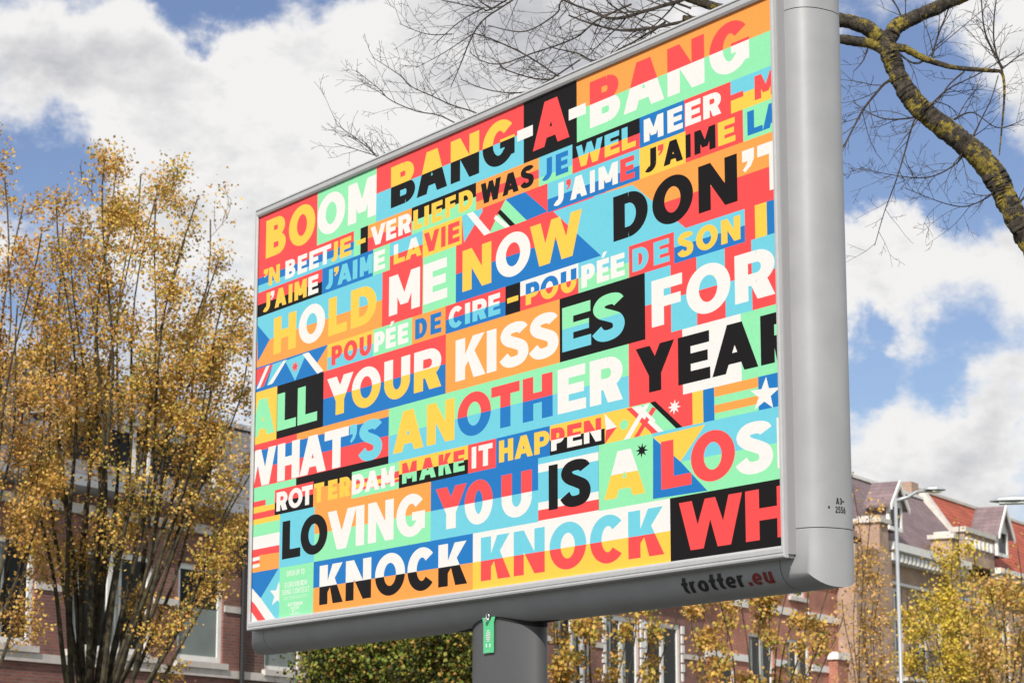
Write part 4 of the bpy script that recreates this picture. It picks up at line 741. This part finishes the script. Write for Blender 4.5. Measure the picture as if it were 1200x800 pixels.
r, n2 = fan_tree('ochre leaved tree cut by the left edge of the picture', (b0.x, b0.y, 0), tips_px([(8, 205), (22, 240), (-12, 190), (40, 270), (52, 330), (-40, 260), (62, 400), (30, 360), (10, 300), (70, 480), (-80, 300), (-110, 400), (60, 560)], 32, 1.5, 2), 3.0, .22, 12, ['ochre', 'rust', 'gold', 'peach'], [4, 3, 2, 1], nper=15, spread=.105, size=.046, density=.42, start=.55, twl=.10, sp2=.45)
b0 = P(470, 790, 45)
r, n3 = fan_tree('bushy green and olive tree under the left half of the billboard', (b0.x, b0.y, 0), tips_px([(376, 765), (385, 752), (410, 730), (440, 720), (470, 700), (500, 705), (530, 710), (552, 735), (572, 730), (396, 790), (430, 770), (520, 770), (460, 740), (600, 720), (380, 800)], 45, 1.6, 3), 1.2, .2, 13, ['green', 'olive', 'dark', 'rust', 'ochre'], [3.4, 2.2, 5, .8, .5], nper=13, spread=.24, size=.075, density=.85, start=.05, twl=.22)
for (bx, Y, tp, lab, mt, wt, sd) in [
    (700, 46, [(640, 690), (665, 680), (690, 670), (720, 668), (750, 680), (655, 740), (775, 690), (790, 720), (680, 705), (735, 715), (650, 780)], 'ochre tree over the white framed windows right of the pole', ['ochre', 'gold', 'rust', 'olive'], [4, 3, 2, 2], 14),
    (880, 50, [(820, 690), (845, 680), (870, 665), (895, 660), (925, 660), (955, 670), (975, 680), (985, 720), (810, 720), (850, 720), (905, 700), (960, 740), (930, 720)], 'rust and gold tree in front of the red brick house', ['ochre', 'gold', 'rust', 'peach', 'olive'], [4, 3, 2, 1, 2], 15)]:
    b0 = P(bx, 790, Y); fan_tree(lab, (b0.x, b0.y, 0), tips_px(tp, Y, 1.5, sd), 2.6, .17, sd, mt, wt, nper=8, spread=.11, size=.085, density=.24, start=.45, twl=.11, sp2=.4)
b0 = P(1128, 790, 62)
fan_tree('narrow bright yellow tree before the salmon villa', (b0.x, b0.y, 0), tips_px([(1128, 615), (1118, 640), (1140, 645), (1108, 655), (1090, 672), (1152, 665), (1075, 700), (1160, 700), (1066, 730), (1060, 690), (1100, 700), (1135, 690), (1062, 770), (1118, 720)], 62, 1.5, 5), 2.6, .17, 16, ['yellow', 'gold', 'olive', 'ochre'], [5, 3, 1.3, 1], nper=9, spread=.16, size=.078, density=.32, start=.42, twl=.09)
b0 = P(1170, 790, 57)
fan_tree('peach and ochre tree at the lower right corner', (b0.x, b0.y, 0), tips_px([(1165, 690), (1180, 660), (1197, 640), (1210, 630), (1150, 720), (1175, 715), (1230, 660), (1190, 700), (1140, 745), (1205, 730)], 57, 1.5, 6), 2.6, .17, 17, ['peach', 'ochre', 'gold', 'olive'], [3, 3, 2, 1], nper=6, spread=.16, size=.085, density=.26, start=.4, twl=.10)
b0 = P(1012, 790, 66)
fan_tree('thin peach leaved tree against the salmon bay beside the billboard', (b0.x, b0.y, 0), tips_px([(1004, 575), (1012, 600), (1018, 640), (1030, 690), (1035, 720), (1000, 640), (990, 700), (1025, 665)], 66, 1.2, 7), 2.6, .13, 18, ['peach', 'ochre', 'gold'], [3, 3, 1], nper=5, spread=.22, size=.085, density=.22, start=.4, twl=.09)

# ---------------------------------------------------------------- BARE TREE WITH LICHEN
def lichen_bark():
    m = bpy.data.materials.new('lichen_bark'); m.use_nodes = True; t = m.node_tree; b = t.nodes['Principled BSDF']; b.inputs['Roughness'].default_value = .95
    c = t.nodes.new('ShaderNodeTexCoord')
    def nz(s, d, r=.6):
        n = t.nodes.new('ShaderNodeTexNoise'); n.inputs['Scale'].default_value = s; n.inputs['Detail'].default_value = d; n.inputs['Roughness'].default_value = r; t.links.new(c.outputs['Object'], n.inputs['Vector']); return n.outputs[0]
    n1, n2, n3 = nz(30, 10, .8), nz(6, 5), nz(26, 12, .8)
    r1 = t.nodes.new('ShaderNodeValToRGB'); e = r1.color_ramp.elements; e[0].position = .38; e[0].color = (.014, .011, .009, 1); e[1].position = .66; e[1].color = (.17, .14, .10, 1); t.links.new(n3, r1.inputs[0])
    r2 = t.nodes.new('ShaderNodeValToRGB'); e = r2.color_ramp.elements; e[0].position = .40; e[0].color = (.10, .085, .025, 1); e[1].position = .62; e[1].color = (.56, .42, .06, 1); t.links.new(n1, r2.inputs[0])
    a = t.nodes.new('ShaderNodeMath'); a.operation = 'ADD'; t.links.new(n2, a.inputs[0]); k = t.nodes.new('ShaderNodeMath'); k.operation = 'MULTIPLY'; k.inputs[1].default_value = .55; t.links.new(n1, k.inputs[0]); t.links.new(k.outputs[0], a.inputs[1])
    g = t.nodes.new('ShaderNodeMapRange'); g.inputs[1].default_value = .785; g.inputs[2].default_value = .84; t.links.new(a.outputs[0], g.inputs[0])
    mx_ = t.nodes.new('ShaderNodeMix'); mx_.data_type = 'RGBA'; t.links.new(g.outputs[0], mx_.inputs[0]); t.links.new(r1.outputs[0], mx_.inputs[6]); t.links.new(r2.outputs[0], mx_.inputs[7]); t.links.new(mx_.outputs[2], b.inputs['Base Color'])
    bp = t.nodes.new('ShaderNodeBump'); bp.inputs['Strength'].default_value = 1; bp.inputs['Distance'].default_value = .05; t.links.new(n3, bp.inputs['Height']); t.links.new(bp.outputs[0], b.inputs['Normal'])
    return m
lb = lichen_bark(); twig_m = mat('dark_twig', (.022, .017, .014), .9, rgb2=(.06, .046, .034), vscale=12)
rg = random.Random(5); YB = 16.5; PXM = YB/2900
def smooth_path(pts, n=6):
    o = []
    for i in range(len(pts)-1):
        a, b, c, d = pts[max(i-1, 0)], pts[i], pts[i+1], pts[min(i+2, len(pts)-1)]
        for k in range(n):
            t = k/n; o.append(.5*(2*b+(c-a)*t+(2*a-5*b+4*c-d)*t*t+(3*b-a-3*c+d)*t**3))
    return o+[pts[-1]]
tb = P(1345, 790, YB); troot = empty('bare_tree', (tb.x, tb.y, 0)); tag(troot, 'bare spring tree with yellow lichen on its thick limb, reaching over the billboard', 'tree')
big = MB(); tw = MB(); bud = []
def path3(pp): return [P(x, y, YB+(z if len(q) > 3 else 0))-troot.location for q in pp for x, y, w_, z in [tuple(q)+((0,) if len(q) == 3 else ())]]
from mathutils import noise as mnoise
def limb_px(mbx, pp, sides=10, bumpy=0.):
    pts = path3(pp); rad = [q[2]/2*PXM*(.86 if q[2] > 9 else .66) for q in pp]; KN = 24 if sides > 20 else 8; sp = smooth_path(pts, KN); sr = []
    for i in range(len(rad)-1):
        for k in range(KN): sr.append(rad[i]+(rad[i+1]-rad[i])*k/KN)
    sr.append(rad[-1])
    if bumpy: sr = [r*(1+rg.uniform(-bumpy, bumpy)) for r in sr]; sp = [p+Vector((rg.gauss(0, 1), rg.gauss(0, 1), rg.gauss(0, 1)))*r*(.06 if sides < 20 else .01) for p, r in zip(sp, sr)]
    n0 = len(mbx.v); mbx.tube(sp, sr, sides, True)
    if sides > 20:          # knobbly bark: push the surface in and out along its own normal
        for i in range(len(sp)):
            for k in range(sides):
                q = Vector(mbx.v[n0+i*sides+k]); d = (q-sp[i]); h = mnoise.fractal(q*14, .9, 2.1, 4)*.17 + mnoise.noise(q*4.5)*.13 + mnoise.noise(q*55)*.05
                mbx.v[n0+i*sides+k] = tuple(sp[i]+d*(1+h))
    return sp, sr
def twig(a, d, ln, r, lvl, droop=0.):
    n = max(3, int(ln/.07)); n = min(n, 9); p = a; pts = [a]; d = d.normalized(); bend = Vector((rg.gauss(0, .09), rg.gauss(0, .09), rg.gauss(.03, .09)))
    for i in range(n):
        d = (d+bend+Vector((rg.gauss(0, .10), rg.gauss(0, .10), rg.gauss(0, .10)))).normalized(); p = p+d*ln/n; pts.append(p)
    tw.tube(pts, [max(r*(1-.65*i/n), .0013) for i in range(n+1)], 3, False)
    if lvl <= 0: return
    for i in range(1, n):
        if rg.random() < .75:
            o = Vector((rg.gauss(0, 1), rg.gauss(0, .7), rg.gauss(0, 1))); dd = (pts[i+1]-pts[i]).normalized(); o = (o-dd*o.dot(dd)).normalized()
            twig(pts[i], dd*.8+o*.75, ln*rg.uniform(.25, .5), max(r*.55, .0017), lvl-1)
def branch_px(pp, sub=1., lvl=2, ln=.55):
    sp, sr = limb_px(tw, pp, 5, .06)
    L_ = sum((sp[i+1]-sp[i]).length for i in range(len(sp)-1)); acc = 0; nx = rg.uniform(.03, .12)
    for i in range(len(sp)-1):
        sl_ = (sp[i+1]-sp[i]); acc += sl_.length
        if acc > nx:
            nx = acc+rg.uniform(.07, .17)/sub; dd = sl_.normalized(); o = Vector((rg.gauss(0, 1), rg.gauss(0, .8), rg.gauss(0, 1))); o = (o-dd*o.dot(dd)).normalized()
            twig(sp[i], dd*.85+o*.75, ln*rg.uniform(.35, 1.)*(1-.35*acc/L_), max(sr[i]*.55, .0022), lvl-1)
# trunk outside the frame, then the visible limb
big_paths = [
 [(1345, 4400, 110), (1345, 3000, 82), (1342, 2000, 76), (1335, 1200, 70), (1310, 760, 62), (1275, 500, 50), (1236, 350, 42), (1215, 296, 38), (1196, 262, 35), (1178, 232, 34), (1166, 206, 34), (1140, 176, 32), (1106, 150, 31), (1084, 131, 30), (1066, 112, 28), (1052, 88, 28), (1044, 66, 28), (1034, 46, 24), (1005, 28, 20), (965, 22, 20), (900, 22, 19), (850, 12, 15), (790, -8, 12), (700, -40, 9)],
 [(1040, 50, 24), (1050, 32, 22), (1078, 18, 21), (1110, 4, 20), (1150, -14, 18), (1200, -40, 14)],
 [(1048, 66, 18), (1022, 52, 15), (985, 46, 14), (930, 38, 12), (860, 28, 12), (800, 22, 10)],
 [(1046, 55, 14), (1062, 58, 11), (1084, 69, 10), (1117, 79, 9), (1160, 83, 8), (1174, 86, 6), (1177, 110, 4.5), (1174, 150, 3.5), (1171, 182, 2)]]
for i, pp in enumerate(big_paths):
    limb_px(big, pp, 26 if i < 3 else 12, .03)
big.v = [(x, y, max(z, -.3)) for x, y, z in big.v]
tl = big.build('limb', lb, troot, True)
paths = [
 # left of the board's top
 ([(640, -30, 4.5), (601, 0, 3.6), (566, 24, 3.2), (551, 48, 2.8), (540, 75, 2.4), (528, 103, 1.5)], 1.5),
 ([(640, 235, 3), (590, 150, 3.2), (559, 133, 2.8), (529, 123, 2.5), (505, 112, 2.3), (481, 101, 2), (468, 88, 1.8), (436, 67, 1)], 1.5),
 ([(620, 200, 3), (560, 158, 3.2), (535, 145, 2.6), (513, 135, 2.3), (487, 130, 2.2), (457, 117, 1.9), (444, 104, 1.6), (417, 83, 1)], 1.5),
 ([(520, 215, 3.6), (470, 195, 3.2), (444, 185, 2.8), (431, 173, 2.2), (414, 160, 1.6), (394, 146, 1)], 1.6),
 ([(500, 212, 2.6), (460, 190, 2.2), (420, 176, 1.6), (392, 168, 1)], 1.2),
 ([(700, 120, 4), (652, 88, 3.4), (620, 67, 3), (588, 51, 2.8), (558, 40, 2.4), (551, 42, 2.2), (520, 62, 1.6), (487, 80, 1)], 1.3),
 ([(740, 5, 4.2), (700, 24, 3.8), (673, 45, 3.2), (620, 64, 2.8), (588, 75, 2.4), (566, 72, 2), (550, 61, 1.4)], 1.3),
 ([(760, 60, 4), (700, 71, 3.4), (678, 63, 3), (648, 56, 2.4), (640, 50, 1.8)], 1.2),
 ([(680, 70, 3), (628, 103, 3), (600, 109, 2.6), (567, 104, 2), (540, 93, 1.4)], 1.4),
 ([(760, 60, 4.5), (673, 88, 3.5), (633, 93, 3), (593, 82, 2.4), (585, 75, 1.6)], 1.4),
 ([(700, -20, 4), (660, 0, 3.4), (652, 16, 3), (615, 37, 2.6), (572, 30, 1.6)], 1.2),
 ([(640, -30, 4), (577, 10, 3.4), (564, 11, 3), (537, 27, 2.2), (508, 53, 1.4)], 1.3),
 ([(564, 10, 2.6), (530, 3, 2), (500, -4, 1.5)], 1.2),
 ([(577, 12, 3), (560, 0, 2), (540, -16, 1.5)], 1.),
 ([(530, 40, 2.2), (500, 40, 1.8), (468, 28, 1)], 1.3),
 ([(800, 0, 8), (760, 12, 7), (720, 22, 6), (690, 12, 4.6), (660, 0, 3.6), (640, -14, 3)], 1.2),
 ([(830, 18, 8), (780, 30, 6), (735, 36, 5), (700, 30, 4), (666, 18, 3)], 1.3),
 ([(860, 28, 7), (800, 40, 6), (755, 55, 4.2), (718, 72, 3), (690, 80, 2)], 1.3),
 ([(780, 26, 5), (745, 48, 4), (720, 62, 3), (705, 84, 2)], 1.),
 ([(810, 10, 5), (770, -5, 4), (730, -20, 3)], 1.),
 ([(740, 20, 4), (715, 5, 3), (702, -15, 2)], 1.),
 # right of the board
 ([(1050, 92, 8), (1038, 97, 5.5), (1028, 108, 4.6), (1012, 128, 4.2), (1000, 150, 3.6), (988, 172, 3), (970, 192, 2)], 1.4),
 ([(1084, 128, 5), (1071, 143, 3.6), (1060, 180, 3.2), (1050, 212, 2.6), (1036, 250, 2), (1025, 288, 1.3)], .8),
 ([(1086, 136, 5), (1045, 140, 3), (1022, 134, 2.2), (1000, 120, 1.4)], 1.3),
 ([(1132, 172, 6), (1120, 192, 3.2), (1086, 208, 2.6), (1040, 204, 1.6), (1008, 196, 1)], 1.5),
 ([(1170, 220, 6), (1156, 232, 3), (1130, 242, 2.4), (1100, 236, 1.8), (1060, 220, 1.2)], 1.4),
 ([(1092, 66, 5), (1100, 40, 3.6), (1110, 15, 2.8), (1118, -10, 2)], 1.2),
 ([(1175, 85, 4), (1165, 50, 3.4), (1166, 10, 2.8), (1172, -20, 2)], 1.3),
 ([(1175, 80, 4), (1155, 40, 3.2), (1150, 0, 2.4)], 1.2),
 ([(1173, 82, 3.4), (1195, 65, 2.6), (1215, 55, 2)], 1.),
 ([(1130, 84, 4), (1112, 100, 3), (1098, 120, 2.2), (1088, 124, 1.6)], 1.2),
 ([(1092, 122, 5), (1112, 104, 3), (1150, 85, 2.2), (1190, 60, 1.6)], 1.2),
 ([(1118, 140, 5), (1140, 132, 2.6), (1170, 150, 2), (1200, 140, 1.4)], 1.2),
 ([(1138, 165, 5), (1150, 140, 2.6), (1162, 115, 2.2), (1170, 88, 2)], .8),
 ([(1050, 60, 5), (1075, 75, 3), (1100, 55, 2.2), (1130, 30, 1.6), (1160, 5, 1.2)], 1.2),
 ([(1060, 30, 5), (1052, 10, 3), (1040, -10, 2)], 1.2),
 ([(1020, 46, 4), (1012, 70, 2.4), (1000, 84, 1.4)], 1.),
 ([(1190, 245, 5), (1205, 225, 3), (1230, 200, 2)], 1.),
]
for pp, sub in paths: branch_px(pp, sub * 1.8, 3, .55)
tw.build('twigs', twig_m, troot)
# small burr on the dark fork
#print('leaf quads', n1, n2, n3, 'twig faces', len(tw.f))
